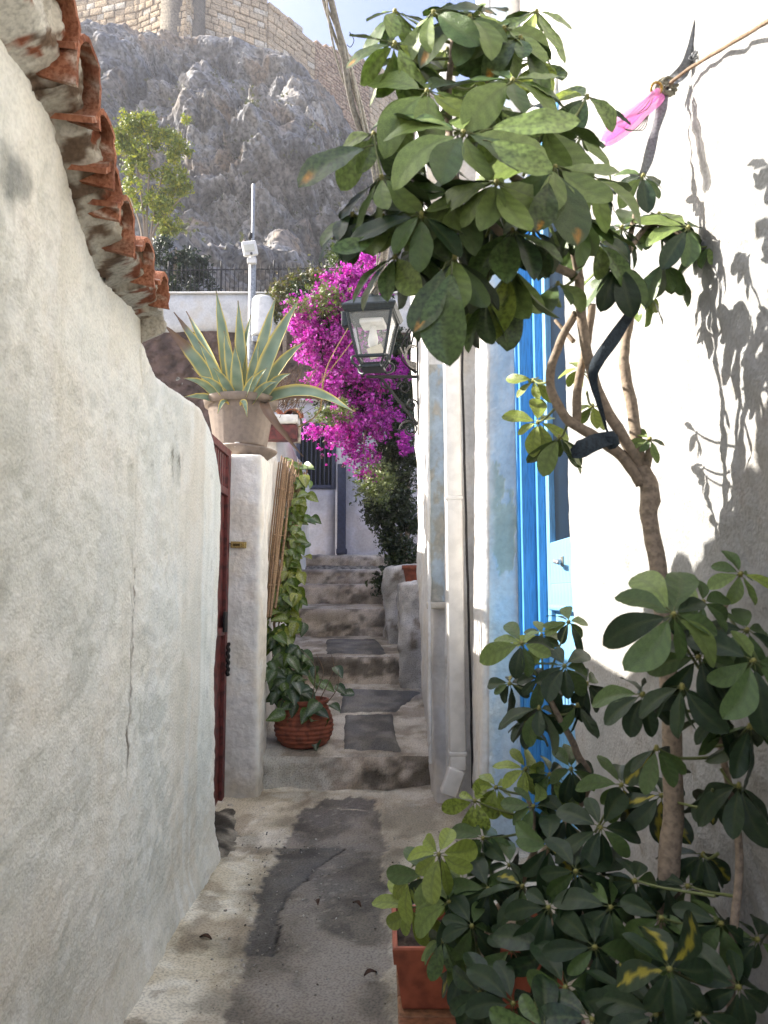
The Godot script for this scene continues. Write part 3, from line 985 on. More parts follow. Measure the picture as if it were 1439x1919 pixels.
# ---------------------------------------------------------------- gateway on the left
func gate_and_pillar() -> void:
	var p := thing("gate_pillar", "narrow whitewashed pillar beside the red metal gate, brass bell on it", "pillar", Vector3(-0.92, 0.15, -5.3))
	var s := Shape.new()
	s.lump(Vector3(-0.935, 1.26, -5.28), Vector3(0.245, 2.42, 0.36), 0.018, 0.03, func(q: Vector3, o: Vector3):
		q = wobble(0.008, 0.007).call(q, o)
		if q.x > -0.9:
			q.x += (1.0 - sstep(0.1, 1.2, q.y)) * 0.015
		return q,
		func(q: Vector3):
			var f := n2.get_noise_3d(q.x * 6.0, q.y * 6.0, q.z * 6.0)
			var c := Color(0.88, 0.86, 0.81).lerp(Color(0.81, 0.79, 0.74), sstep(0.0, 0.4, f))
			c = c.lerp(Color(0.42, 0.37, 0.29), sstep(0.62, 0.2, q.y + f * 0.35) * 0.65)
			return c)
	part("plaster", s, W.smooth_plaster, p)
	# low plinth of cement where pillar and lane meet
	s = Shape.new()
	s.lump(Vector3(-0.86, 0.14, -5.10), Vector3(0.34, 0.2, 0.40), 0.02, 0.09, wobble(0.03, 0.02), func(q: Vector3): return Color(0.55, 0.51, 0.43).lerp(Color(0.26, 0.22, 0.17), sstep(-0.1, 0.3, n2.get_noise_3d(q.x * 6.0, q.y * 6.0, q.z * 6.0))))
	part("plinth", s, W.concrete, p)
	# the wall that goes on up the steps behind the pillar
	var w := thing("stair_wall", "whitewashed wall climbing beside the steps behind the cane trellis", "wall", Vector3(-0.95, 0.2, -7.0))
	s = Shape.new()
	s.lump(Vector3(-1.03, 1.35, -6.33), Vector3(0.32, 2.6, 1.74), 0.05, 0.03, wobble(0.02, 0.008), white_tint)
	part("plaster", s, W.plaster, w)
	s = Shape.new()
	s.lump(Vector3(-1.17, 1.6, -8.8), Vector3(0.32, 3.1, 3.3), 0.07, 0.03, wobble(0.02, 0.008), white_tint)
	part("plaster", s, W.plaster, w)
	# doorbell
	var bell := thing("doorbell", "small brass doorbell plate on the white gate pillar", "doorbell", Vector3(-0.957, 1.859, -5.085))
	var b := Vector3(-0.957, 1.859, -5.085)
	s = Shape.new()
	s.box(b, Vector3(0.105, 0.042, 0.012), Color.WHITE, Basis(Vector3(0, 0, 1), -0.03), 0.004)
	part("plate", s, W.brass, bell)
	s = Shape.new()
	s.box(b + Vector3(-0.012, 0.0, 0.008), Vector3(0.045, 0.016, 0.006), Color(0.25, 0.2, 0.15), Basis(), 0.002)
	part("name_slot", s, W.brass, bell)
	s = Shape.new()
	s.box(b + Vector3(0.033, 0.0, 0.009), Vector3(0.018, 0.018, 0.008), Color(1, 0.95, 0.8), Basis(), 0.003)
	part("button", s, W.brass, bell)
	s = Shape.new()
	s.tube(curve([b + Vector3(-0.05, 0.005, 0.002), b + Vector3(-0.075, 0.02, 0.004), b + Vector3(-0.10, 0.03, 0.006)]), [0.003], 5)
	part("wire", s, W.iron, bell)
	# the gate: a sheet-metal leaf in a frame, pierced with a row of slots along its top
	var g := thing("metal_gate", "rust red metal gate between rough wall and white pillar", "gate", Vector3(-1.04, 0.15, -4.65))
	var x := -1.045
	for z in [-4.16, -5.068]:
		s = Shape.new()
		s.box(Vector3(x, 1.32, z), Vector3(0.05, 2.34, 0.075), Color.WHITE, Basis(), 0.004)
		part("stile", s, W.red_metal, g)
	for y in [0.19, 1.30, 2.20, 2.465]:
		s = Shape.new()
		s.box(Vector3(x, y, -4.61), Vector3(0.046, 0.05, 0.86), Color.WHITE, Basis(), 0.004)
		part("rail", s, W.red_metal, g)
	s = Shape.new()
	s.box(Vector3(x - 0.006, 1.20, -4.61), Vector3(0.012, 2.0, 0.86), Color.WHITE, Basis(), 0.002)
	part("sheet", s, W.red_metal, g)
	for k in 12:
		s = Shape.new()
		s.box(Vector3(x, 2.335, -4.24 - k * 0.068), Vector3(0.016, 0.22, 0.034), Color.WHITE, Basis(), 0.002)
		part("slat", s, W.red_metal, g)
	s = Shape.new()
	s.box(Vector3(x + 0.030, 1.36, -4.99), Vector3(0.02, 0.13, 0.07), Color.WHITE, Basis(), 0.006)
	part("lock_case", s, W.iron, g)
	s = Shape.new()
	var tw := []
	for k in 30:
		tw.append(Vector3(x + 0.045 + 0.004 * cos(k * 1.1), 1.02 + k * 0.007, -5.03 + 0.004 * sin(k * 1.1)))
	s.tube(tw, [0.012], 6)
	part("twisted_bar", s, W.iron, g)
	# dark wet threshold stone in the gateway
	s = Shape.new()
	s.grid(40, 60, func(u: float, v: float):
		var q := Vector3(lerpf(-1.5, -0.80, u), 0.0, lerpf(-4.2, -5.08, v))
		q.y = floor_h(-q.z) + 0.012 + sstep(1.0, 0.8, u) * 0.045 + n2.get_noise_2d(q.x * 7.0, q.z * 7.0) * 0.012
		return q, func(q: Vector3, u: float, v: float):
			var f := n2.get_noise_2d(q.x * 5.0, q.z * 5.0)
			return Color(0.44, 0.40, 0.33).lerp(Color(0.085, 0.075, 0.065), sstep(0.98, 0.8, u + f * 0.25) * sstep(0.95, 0.7, v + f * 0.3)))
	structure("threshold", s, W.concrete)
	# small tiled hood on a red beam, further up behind the pot
	var h := thing("gate_hood", "little tiled hood on a red beam behind the agave pot", "roof", Vector3(-1.05, 2.6, -7.2))
	var c := Vector3(-0.928, 3.022, -7.1)
	s = Shape.new()
	s.box(c + Vector3(-0.12, 0, 0), Vector3(0.48, 0.14, 0.16), Color.WHITE, Basis(), 0.006)
	part("beam", s, W.red_metal, h)
	s = Shape.new()
	s.lump(c + Vector3(-0.12, 0.115, 0), Vector3(0.52, 0.085, 0.22), 0.02, 0.01, wobble(0.004, 0.004), func(_p: Vector3): return Color(0.66, 0.65, 0.62))
	part("slab", s, W.smooth_plaster, h)
	s = Shape.new()
	s.lump(Vector3(-0.821, 3.105, -7.2), Vector3(0.09, 0.34, 0.12), 0.02, 0.02, wobble(0.02, 0.02), func(q: Vector3): return Color(0.55, 0.5, 0.42).lerp(Color(0.2, 0.17, 0.13), sstep(-0.1, 0.3, n2.get_noise_3d(q.x * 9.0, q.y * 9.0, q.z * 9.0))))
	part("mortar", s, W.concrete, h)
	for k in 3:
		s = Shape.new()
		var o := Vector3(-0.853, 3.141, -7) + Vector3(-0.19 * k, 0, 0)
		for skin in [0.088, 0.074]:
			s.grid(12, 6, func(u: float, v: float): return o + Vector3(cos(u * PI) * skin * (1.0 - v * 0.2), sin(u * PI) * skin * 1.05 + v * 0.10, -v * 0.42), func(_p: Vector3, _u: float, _v: float): return Color(0.40, 0.15, 0.075))
		s.grid(12, 1, func(u: float, v: float): return o + Vector3(cos(u * PI) * lerpf(0.074, 0.088, v), sin(u * PI) * lerpf(0.074, 0.088, v) * 1.05, 0), func(_p: Vector3, _u: float, _v: float): return Color(0.5, 0.22, 0.12))
		part("roof_tile", s, W.tile, h)


# ---------------------------------------------------------------- the house at the head of the steps
func upper_house() -> void:
	var root := thing("upper_house", "shaded white house at the top of the steps with a dark blue barred window", "house", Vector3(-0.2, 2.0, -11.2))
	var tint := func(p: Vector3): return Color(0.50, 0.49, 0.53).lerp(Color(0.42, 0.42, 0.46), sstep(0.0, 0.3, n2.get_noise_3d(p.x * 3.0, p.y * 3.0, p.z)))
	var s := Shape.new()
	# wall in four pieces round the window opening
	for q in [[-2.2, -1.26, 1.9, 4.3], [-1.26, -0.70, 1.9, 3.02], [-1.26, -0.70, 3.98, 4.3], [-0.70, 1.9, 1.9, 4.3]]:
		s = Shape.new()
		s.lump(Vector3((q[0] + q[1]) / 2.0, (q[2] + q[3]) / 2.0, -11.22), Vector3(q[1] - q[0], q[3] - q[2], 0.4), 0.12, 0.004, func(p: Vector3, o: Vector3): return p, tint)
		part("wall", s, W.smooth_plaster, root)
	s = Shape.new()
	s.box(Vector3(-0.1, 4.34, -11.2), Vector3(4.3, 0.08, 0.52), Color(0.7, 0.7, 0.7), Basis(), 0.01)
	part("roof_edge", s, W.smooth_plaster, root)
	var wn := Node3D.new()
	wn.name = "window"
	root.add_child(wn)
	wn.transform = root.transform.affine_inverse() * Transform3D(Basis(), Vector3(-0.98, 3.0, -11.05))
	var navy := worn(lin(0.022, 0.028, 0.06), 0.5, 0.03, 0.2, 0.4, 131)
	for q in [[-1.235, 3.5, 0.055, 0.96], [-0.725, 3.5, 0.055, 0.96]]:
		s = Shape.new()
		s.box(Vector3(q[0], q[1], -11.05), Vector3(q[2], q[3], 0.09), Color.WHITE, Basis(), 0.005)
		part("frame", s, navy, wn)
	for y in [3.05, 3.95]:
		s = Shape.new()
		s.box(Vector3(-0.98, y, -11.048), Vector3(0.455, 0.06, 0.09), Color.WHITE, Basis(), 0.005)
		part("frame", s, navy, wn)
	for k in 7:
		s = Shape.new()
		s.tube([Vector3(-1.17 + k * 0.063, 3.05, -11.02), Vector3(-1.17 + k * 0.063, 3.95, -11.02)], [0.009], 6)
		part("bar", s, navy, wn)
	s = Shape.new()
	s.box(Vector3(-0.98, 3.5, -11.10), Vector3(0.5, 0.92, 0.01), Color.WHITE, Basis(), 0.002)
	part("pane", s, W.dark_glass, wn)
	s = Shape.new()
	s.box(Vector3(-0.604, 2.755, -10.95) * Vector3(1, 0, 1) + Vector3(0, 2.70, 0), Vector3(0.12, 1.34, 0.10), Color(2.0, 2.0, 2.2), Basis(), 0.01)
	part("drain_pipe", s, navy, root)
	s = Shape.new()
	s.box(Vector3(-0.6, 2.109, -10.94) * Vector3(1, 0, 1) + Vector3(0, 2.12, 0), Vector3(0.15, 0.08, 0.13), Color(1.2, 1.2, 1.3), Basis(), 0.01)
	part("pipe_collar", s, navy, root)
	# low whitewashed wall on the right of the steps, and the pot that stands on it
	var lw := thing("low_wall", "low chipped whitewashed wall on the right side of the steps", "wall", Vector3(0.22, 0.8, -7.9))
	for q in [[Vector3(0.167, 1.138, -8.6), Vector3(0.40, 1.30, 1.5), 8.4], [Vector3(0.192, 1.14, -7.5), Vector3(0.20, 1.0, 0.9), 7.3]]:
		s = Shape.new()
		s.lump(Vector3(q[0].x + 0.05, q[0].y, -q[2]), q[1], 0.03, 0.05, wobble(0.04, 0.022), func(p: Vector3): return Color(0.68, 0.66, 0.64).lerp(Color(0.30, 0.26, 0.22), sstep(0.12, 0.4, n2.get_noise_3d(p.x * 5.0, p.y * 5.0, p.z * 5.0))))
		part("plaster", s, W.concrete, lw)
	var pt := thing("small_pot", "small terracotta pot in the shade on the low wall", "flower pot", Vector3(0.305, 1.599, -7.6))
	s = Shape.new()
	s.lathe([Vector2(0.01, 0.0), Vector2(0.085, 0.0), Vector2(0.115, 0.17), Vector2(0.13, 0.17), Vector2(0.132, 0.21), Vector2(0.115, 0.21), Vector2(0.10, 0.17), Vector2(0.0, 0.16)], 20, Transform3D(Basis(), Vector3(0.305, 1.599, -7.6)))
	part("pot", s, W.terracotta, pt)


# ---------------------------------------------------------------- the terrace above: parapet, rubble wall, railings, pole
func terrace() -> void:
	var w := thing("terrace_wall", "brown rubble retaining wall under a white parapet above the houses", "wall", Vector3(-2, 2, -13.2))
	var s := Shape.new()
	s.grid(150, 60, func(u: float, v: float):
		var p := Vector3(lerpf(-9.0, 3.0, u), lerpf(1.5, 6.03, v), -13.0)
		p.z += n1.get_noise_2d(p.x * 1.2, p.y * 1.2) * 0.05 + n2.get_noise_2d(p.x * 4.0, p.y * 4.0) * 0.06
		return p, func(p: Vector3, _u: float, _v: float): return Color(0.235, 0.165, 0.14).lerp(Color(0.14, 0.105, 0.09), sstep(-0.1, 0.3, n2.get_noise_2d(p.x * 2.0, p.y * 2.0))), true)
	part("rubble_face", s, W.block, w)
	s = Shape.new()
	s.lump(Vector3(-3.0, 6.36, -13.15), Vector3(12.0, 0.68, 0.34), 0.16, 0.02, wobble(0.02, 0.004), func(p: Vector3): return Color(0.60, 0.60, 0.595))
	part("parapet", s, W.smooth_plaster, w)
	s = Shape.new()
	s.lump(Vector3(-3.0, 6.715, -13.16), Vector3(12.1, 0.04, 0.42), 0.3, 0.01, wobble(0.005, 0.002), func(p: Vector3): return Color(0.66, 0.66, 0.64))
	part("coping", s, W.smooth_plaster, w)
	# railings in front of the cliff
	var r := thing("iron_railings", "thin black iron railings in front of the cliff", "fence", Vector3(-3, 9.25, -20))
	var x := -7.2
	var k := 0
	while x < 1.4:
		s = Shape.new()
		var post := k % 12 == 0
		var y := 9.28 + 0.012 * (x + 5.0)
		if post:
			s.tube([Vector3(x, y - 0.2, -20.0), Vector3(x, y + 1.12, -20.0)], [0.028], 6)
		else:
			s.tube([Vector3(x, y + 0.08, -20.0), Vector3(x, y + 0.98, -20.0), Vector3(x, y + 1.05, -20.0)], [0.011, 0.011, 0.002], 5)
		part("post" if post else "picket", s, W.iron, r)
		x += 0.118
		k += 1
	for y in [9.40, 10.16]:
		s = Shape.new()
		s.bar(Vector3(-7.2, y - 0.026, -20.015), Vector3(1.4, y + 0.077, -20.015), 0.03, 0.03)
		part("rail", s, W.iron, r)
	# galvanised pole with a small white box
	var base := Vector3(-2.222, 5.725, -12.6)
	var top := Vector3(-2.234, 8.498, -12.6)
	var pole := thing("metal_pole", "galvanised pole with small white boxes standing behind the agave", "pole", base - Vector3(0, 1.0, 0))
	s = Shape.new()
	var mid := Vector3(-2.23, 7.214, -12.6)
	s.tube([base - Vector3(0, 1.2, 0), mid], [0.062], 10)
	part("lower_tube", s, W.steel, pole)
	s = Shape.new()
	s.tube([mid, top, top + Vector3(0, 0.01, 0)], [0.028, 0.028, 0.0], 8)
	part("upper_tube", s, W.steel, pole)
	s = Shape.new()
	s.box(Vector3(-2.25, 7.277, -12.45), Vector3(0.24, 0.24, 0.09), Color.WHITE, Basis.from_euler(Vector3(0.1, 0.25, 0.22)), 0.015)
	part("white_box", s, W.white_paint, pole)
	s = Shape.new()
	s.box(Vector3(-2.249, 7.27, -12.395), Vector3(0.17, 0.11, 0.012), Color(0.82, 0.82, 0.74), Basis.from_euler(Vector3(0.1, 0.25, 0.22)), 0.004)
	part("sensor_window", s, W.white_paint, pole)
	s = Shape.new()
	s.lathe([Vector2(0.0, -0.01), Vector2(0.022, -0.01), Vector2(0.022, 0.01), Vector2(0.0, 0.012)], 12, Transform3D(Basis(Vector3(1, 0, 0), PI / 2), Vector3(-2.21, 7.164, -12.385)), Color(0.3, 0.3, 0.3))
	part("knob", s, W.steel, pole)
	s = Shape.new()
	s.box(Vector3(-2.22, 7.085, -12.5), Vector3(0.15, 0.10, 0.08), Color.WHITE, Basis(), 0.01)
	part("junction_box", s, W.white_paint, pole)
	s = Shape.new()
	s.lathe([Vector2(0.0, -0.05), Vector2(0.04, -0.05), Vector2(0.045, 0.0), Vector2(0.03, 0.05), Vector2(0.0, 0.06)], 12, Transform3D(Basis(), Vector3(-2.263, 7.573, -12.6)))
	part("cap", s, W.iron, pole)
	# white water tank by the pole
	var tank := thing("water_tank", "small white cylindrical tank beside the galvanised pole", "tank", Vector3(-2.051, 5.815, -12.2))
	s = Shape.new()
	s.lathe([Vector2(0.0, -0.25), Vector2(0.17, -0.25), Vector2(0.18, -0.2), Vector2(0.18, 0.36), Vector2(0.15, 0.42), Vector2(0.0, 0.44)], 20, Transform3D(Basis(), Vector3(-1.99, 5.941, -12.3)))
	part("body", s, W.white_paint, tank)
	s = Shape.new()
	s.box(Vector3(-1.985, 5.626, -12.3), Vector3(0.3, 0.1, 0.3), Color.WHITE, Basis(), 0.01)
	part("stand", s, W.steel, tank)


# ---------------------------------------------------------------- the crag and the citadel wall on it
var crest := [[-60.0, 60.5], [-32.0, 60.5], [-28.0, 60.2], [-24.5, 60.0], [-20.5, 59.6], [-17.0, 59.0], [-14.0, 58.2], [-11.0, 57.4], [-7.0, 54.5], [-4.0, 51.0], [-1.0, 48.0], [2.0, 45.0], [8.0, 42.0], [40.0, 38.0]]

func cliff() -> void:
	var cell := noise(33, 0.092, 1, FastNoiseLite.TYPE_CELLULAR)
	cell.cellular_return_type = FastNoiseLite.RETURN_DISTANCE2_SUB
	cell.cellular_jitter = 1.0
	cell.domain_warp_enabled = true
	cell.domain_warp_amplitude = 5.0
	cell.domain_warp_frequency = 0.07
	cell.domain_warp_fractal_octaves = 3
	var knob: FastNoiseLite = cell.duplicate()
	knob.seed = 71
	knob.frequency = 0.34
	knob.domain_warp_amplitude = 2.0
	knob.domain_warp_frequency = 0.2
	var crag := noise(35, 0.10, 5)
	crag.fractal_type = FastNoiseLite.FRACTAL_RIDGED
	var s := Shape.new()
	var back := [[0.0, 24.0, 10.0], [0.14, 40.0, 18.0], [0.26, 50.0, 23.5], [0.42, 58.0, 31.0], [0.62, 65.0, 39.0], [0.82, 71.0, 46.0], [1.0, 75.0, 54.0], [1.03, 82.0, 56.0]]
	s.grid(330, 330, func(u: float, v: float):
		var x := lerpf(-44.0, 18.0, u)
		var q := v * 1.03
		var d := 0.0
		var y := 0.0
		for k in back.size() - 1:
			if q >= back[k][0]:
				var t: float = (q - back[k][0]) / (back[k + 1][0] - back[k][0])
				d = lerpf(back[k][1], back[k + 1][1], t)
				y = lerpf(back[k][2], back[k + 1][2], t)
		var top := along(crest, x)
		y = 10.0 + (y - 10.0) * (top - 10.0) / 44.0
		d += maxf(0.0, x + 8.0) * 0.45 * q
		var grow := sstep(0.02, 0.2, q)
		# clefts run steeply; boulders bulge between them
		var c := 1.0 + cell.get_noise_3d(x * 1.0, y * 0.55, d * 0.5)
		var k2 := 1.0 + knob.get_noise_3d(x * 1.0, y * 0.6, d * 0.5)
		var r := crag.get_noise_3d(x * 0.9 + y * 0.2, y * 0.7, d * 0.5)
		var f := n2.get_noise_3d(x * 0.30, y * 0.26, d * 0.25)
		var big := n1.get_noise_3d(x * 0.07, y * 0.045, 3.0)
		var out := sstep(0.0, 0.09, c) * 1.5 + sstep(0.0, 0.5, c) * 3.2 + sstep(0.0, 0.10, k2) * 0.55 + sstep(0.0, 0.5, k2) * 0.85 + r * 0.55 + f * 1.0 + big * 7.0 - 3.5
		out += n2.get_noise_3d(x * 1.1, y * 1.0, d) * 0.22
		out *= 1.0 - 0.6 * sstep(0.86, 1.0, q)
		return Vector3(x + f * 0.5, y + out * 0.12 * grow, -d + out * grow),
		func(p: Vector3, _u: float, _v: float):
			var a := n1.get_noise_3d(p.x * 0.12, p.y * 0.12, p.z * 0.12)
			var b := n2.get_noise_3d(p.x * 0.5, p.y * 0.5, p.z * 0.5)
			var col := Color(0.255, 0.25, 0.25).lerp(Color(0.43, 0.418, 0.405), sstep(-0.2, 0.35, a + b * 0.6))
			col = col.lerp(Color(0.42, 0.30, 0.19), sstep(0.18, 0.42, n1.get_noise_3d(p.x * 0.16 + 40.0, p.y * 0.16, p.z * 0.1)) * 0.6)
			col = col.lerp(Color(0.10, 0.10, 0.105), sstep(0.18, 0.4, n2.get_noise_3d(p.x * 0.7 + 9.0, p.y * 0.22, p.z * 0.3)) * 0.55)
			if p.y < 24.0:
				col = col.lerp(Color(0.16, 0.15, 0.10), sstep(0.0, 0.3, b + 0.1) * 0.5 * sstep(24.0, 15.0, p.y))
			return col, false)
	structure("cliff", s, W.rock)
	# tufts of scrub in the clefts
	var scrub := Shape.new()
	for k in 260:
		var v := s.v[rng.randi_range(20000, s.v.size() - 20000)]
		for j in 10:
			var p := v + Vector3(rng.randfn(0, 0.3), rng.randfn(0.15, 0.22), 0.3 + rng.randfn(0, 0.25))
			var e := Vector3(rng.randfn(), rng.randfn(), rng.randfn()).normalized() * 0.16
			var g := e.cross(Vector3(rng.randfn(), 1, rng.randfn())).normalized() * 0.12
			scrub.face(p - e, p + g, p + e, p - g, Color(0.05, 0.065, 0.03).lerp(Color(0.13, 0.12, 0.06), rng.randf()))
	part("scrub", scrub, W.small_leaf, self, "", "stuff").set_meta("label", "scattered dark scrub growing in clefts of the grey cliff")
	get_node("scrub").set_meta("category", "scrub")

func citadel_wall() -> void:
	var root := thing("citadel_wall", "ancient beige ashlar wall crowning the grey cliff", "wall", Vector3(-14.131, 59.621, -80))
	# plan of the outer face, walked from left to right: point, height of its foot and of its top
	var plan := [[Vector3(-42.021, 68.065, -86), 50.0, 80.0], [Vector3(-27.794, 64.971, -82), 54.0, 80.0], [Vector3(-21.627, 62.651, -79), 54.0, 78.0], [Vector3(-21.476, 64.971, -82), 53.0, 73.0], [Vector3(-14.044, 71.845, -86), 47.0, 0.0], [Vector3(-8.951, 71.389, -92), 43.0, 0.0], [Vector3(-2.176, 74.297, -100), 40.0, 0.0], [Vector3(6.624, 78.45, -112), 38.0, 0.0], [Vector3(22.833, 82.717, -130), 36.0, 0.0], [Vector3(52.283, 84.834, -150), 34.0, 0.0]]
	for t in plan:
		if t[2] == 0.0:
			t[2] = t[0].y
	var blocks := Shape.new()
	var loose := Shape.new()
	var cand := []
	for k in plan.size() - 1:
		var a: Vector3 = plan[k][0]
		var b: Vector3 = plan[k + 1][0]
		a.y = 0
		b.y = 0
		var run := a.distance_to(b)
		var dir := (b - a) / run
		var out := dir.cross(Vector3.UP)
		if out.z < 0:
			out = -out
		var rubble := k == 5
		var top0: float = plan[k][2]
		var top1: float = plan[k + 1][2]
		# body behind the facing
		var i := blocks.v.size()
		var f0: float = plan[k][1] - 12.0
		var f1: float = plan[k + 1][1] - 12.0
		for q in [[a, f0], [b, f1], [b, top1 - 0.5], [a, top0 - 0.5]]:
			blocks.vert(q[0] - out * 0.35 + Vector3(0, q[1], 0), Color(0.16, 0.13, 0.10))
		for q in [[a, f0], [b, f1], [b, top1 - 0.5], [a, top0 - 0.5]]:
			blocks.vert(q[0] - out * 3.0 + Vector3(0, q[1], 0), Color(0.3, 0.26, 0.2))
		for q in [[0, 1, 2, 3], [7, 6, 5, 4], [3, 2, 6, 7], [1, 5, 6, 2], [4, 0, 3, 7]]:
			blocks.tri(i + q[0], i + q[1], i + q[2])
			blocks.tri(i + q[0], i + q[2], i + q[3])
		var course := 0.42 if rubble else 0.76
		var y := minf(plan[k][1], plan[k + 1][1]) - 1.0
		var row := 0
		while y < maxf(top0, top1):
			var h := course * rng.randf_range(0.85, 1.15)
			var x := -rng.randf() * 0.8
			while x < run:
				var wd := rng.randf_range(0.45, 0.9) if rubble else rng.randf_range(0.85, 1.75)
				var m := clampf(x + wd * 0.5, 0.0, run)
				var top := lerpf(top0, top1, m / run)
				var foot := lerpf(plan[k][1], plan[k + 1][1], m / run) - 1.0
				if y + h * 0.6 < top and y > foot and x < run - 0.2:
					var lo := maxf(x, 0.0)
					var hi := minf(x + wd, run)
					if hi - lo > 0.15:
						cand.append([a + dir * (lo + hi) * 0.5 + Vector3(0, y + h * 0.5, 0), Vector3(hi - lo - 0.06, h - 0.06, 0.7), Basis(dir, Vector3.UP, dir.cross(Vector3.UP)), rubble, k])
				x += wd
			y += h
			row += 1
	# the first three hundred large blocks in view are stones of their own
	var made := 0
	for c in cand:
		var s := Shape.new()
		var base := Color(0.66, 0.50, 0.32).lerp(Color(0.52, 0.41, 0.28), rng.randf())
		if rng.randf() < 0.12:
			base = Color(0.68, 0.60, 0.48)
		if c[3]:
			base = Color(0.46, 0.30, 0.20).lerp(Color(0.62, 0.45, 0.31), rng.randf())
		var at: Vector3 = c[0] + c[2].z * 0.0
		var out: Vector3 = c[2].z if c[2].z.z > 0 else -c[2].z
		at += out * rng.randf_range(-0.10, 0.10)
		var tilt: Basis = c[2] * Basis.from_euler(Vector3(rng.randfn(0, 0.01), rng.randfn(0, 0.015), rng.randfn(0, 0.006 if not c[3] else 0.08)))
		var inview: bool = not c[3] and c[4] >= 2 and at.y < 74.0
		if inview and made < 300:
			s.box(at, c[1], base, tilt, 0.07)
			part("block", s, W.block, root)
			made += 1
		else:
			loose.box(at, c[1], base, tilt, 0.07 if not c[3] else 0.12)
	part("core", blocks, W.block, root)
	part("masonry", loose, W.block, root, "", "stuff")


# ---------------------------------------------------------------- trees and shrubs on the slope
func leaf_cloud(count: int, size: float, where: Callable, tints: Array) -> MultiMesh:
	var q := Shape.new()
	for k in 3:
		var t := Transform3D(Basis.from_euler(Vector3(k * 0.9, k * 2.1, k * 1.3)), Vector3(0.4 * sin(k * 2.1), 0.35 * (k - 1), 0.4 * cos(k * 2.1)))
		var i := q.vert(t * Vector3(0, -0.6, 0))
		q.vert(t * Vector3(0.28, 0, 0.06))
		q.vert(t * Vector3(0, 0.7, -0.1))
		q.vert(t * Vector3(-0.28, 0, 0.06))
		q.tri(i, i + 1, i + 2)
		q.tri(i, i + 2, i + 3)
	var mm := MultiMesh.new()
	mm.transform_format = MultiMesh.TRANSFORM_3D
	mm.use_colors = true
	mm.mesh = q.mesh()
	mm.instance_count = count
	for k in count:
		var b := Basis.from_euler(Vector3(rng.randf() * TAU, rng.randf() * TAU, rng.randf() * TAU)).scaled(Vector3.ONE * size * rng.randf_range(0.6, 1.3))
		mm.set_instance_transform(k, Transform3D(b, where.call()))
		var c: Color = tints[rng.randi() % tints.size()]
		mm.set_instance_color(k, c.lerp(tints[0], rng.randf() * 0.5))
	return mm

func cloud_part(called: String, mm: MultiMesh, m: Material, root: Node3D) -> void:
	var o := MultiMeshInstance3D.new()
	o.name = numbered(root, called)
	o.multimesh = mm
	o.material_override = m
	root.add_child(o)
	o.transform = root.transform.affine_inverse()
	o.set_meta("kind", "stuff")

func blobs(list: Array, clumps: int, sd: int, spread: float) -> Callable:   # points in small clumps near the skin of several ellipsoids
	var r := RandomNumberGenerator.new()
	r.seed = sd
	var total := 0.0
	for b in list:
		total += b[1].x * b[1].y
	var centres := []
	for k in clumps:
		var pick := r.randf() * total
		var e: Array = list[0]
		for b in list:
			pick -= b[1].x * b[1].y
			if pick <= 0.0:
				e = b
				break
		var n := Vector3(r.randfn(), r.randfn(), r.randfn()).normalized() * pow(r.randf(), 0.28)
		centres.append([e[0] + n * e[1], spread * r.randf_range(0.5, 1.3)])
	return func() -> Vector3:
		var c: Array = centres[r.randi() % centres.size()]
		return c[0] + Vector3(r.randfn(), r.randfn(), r.randfn()) * c[1] * 0.5

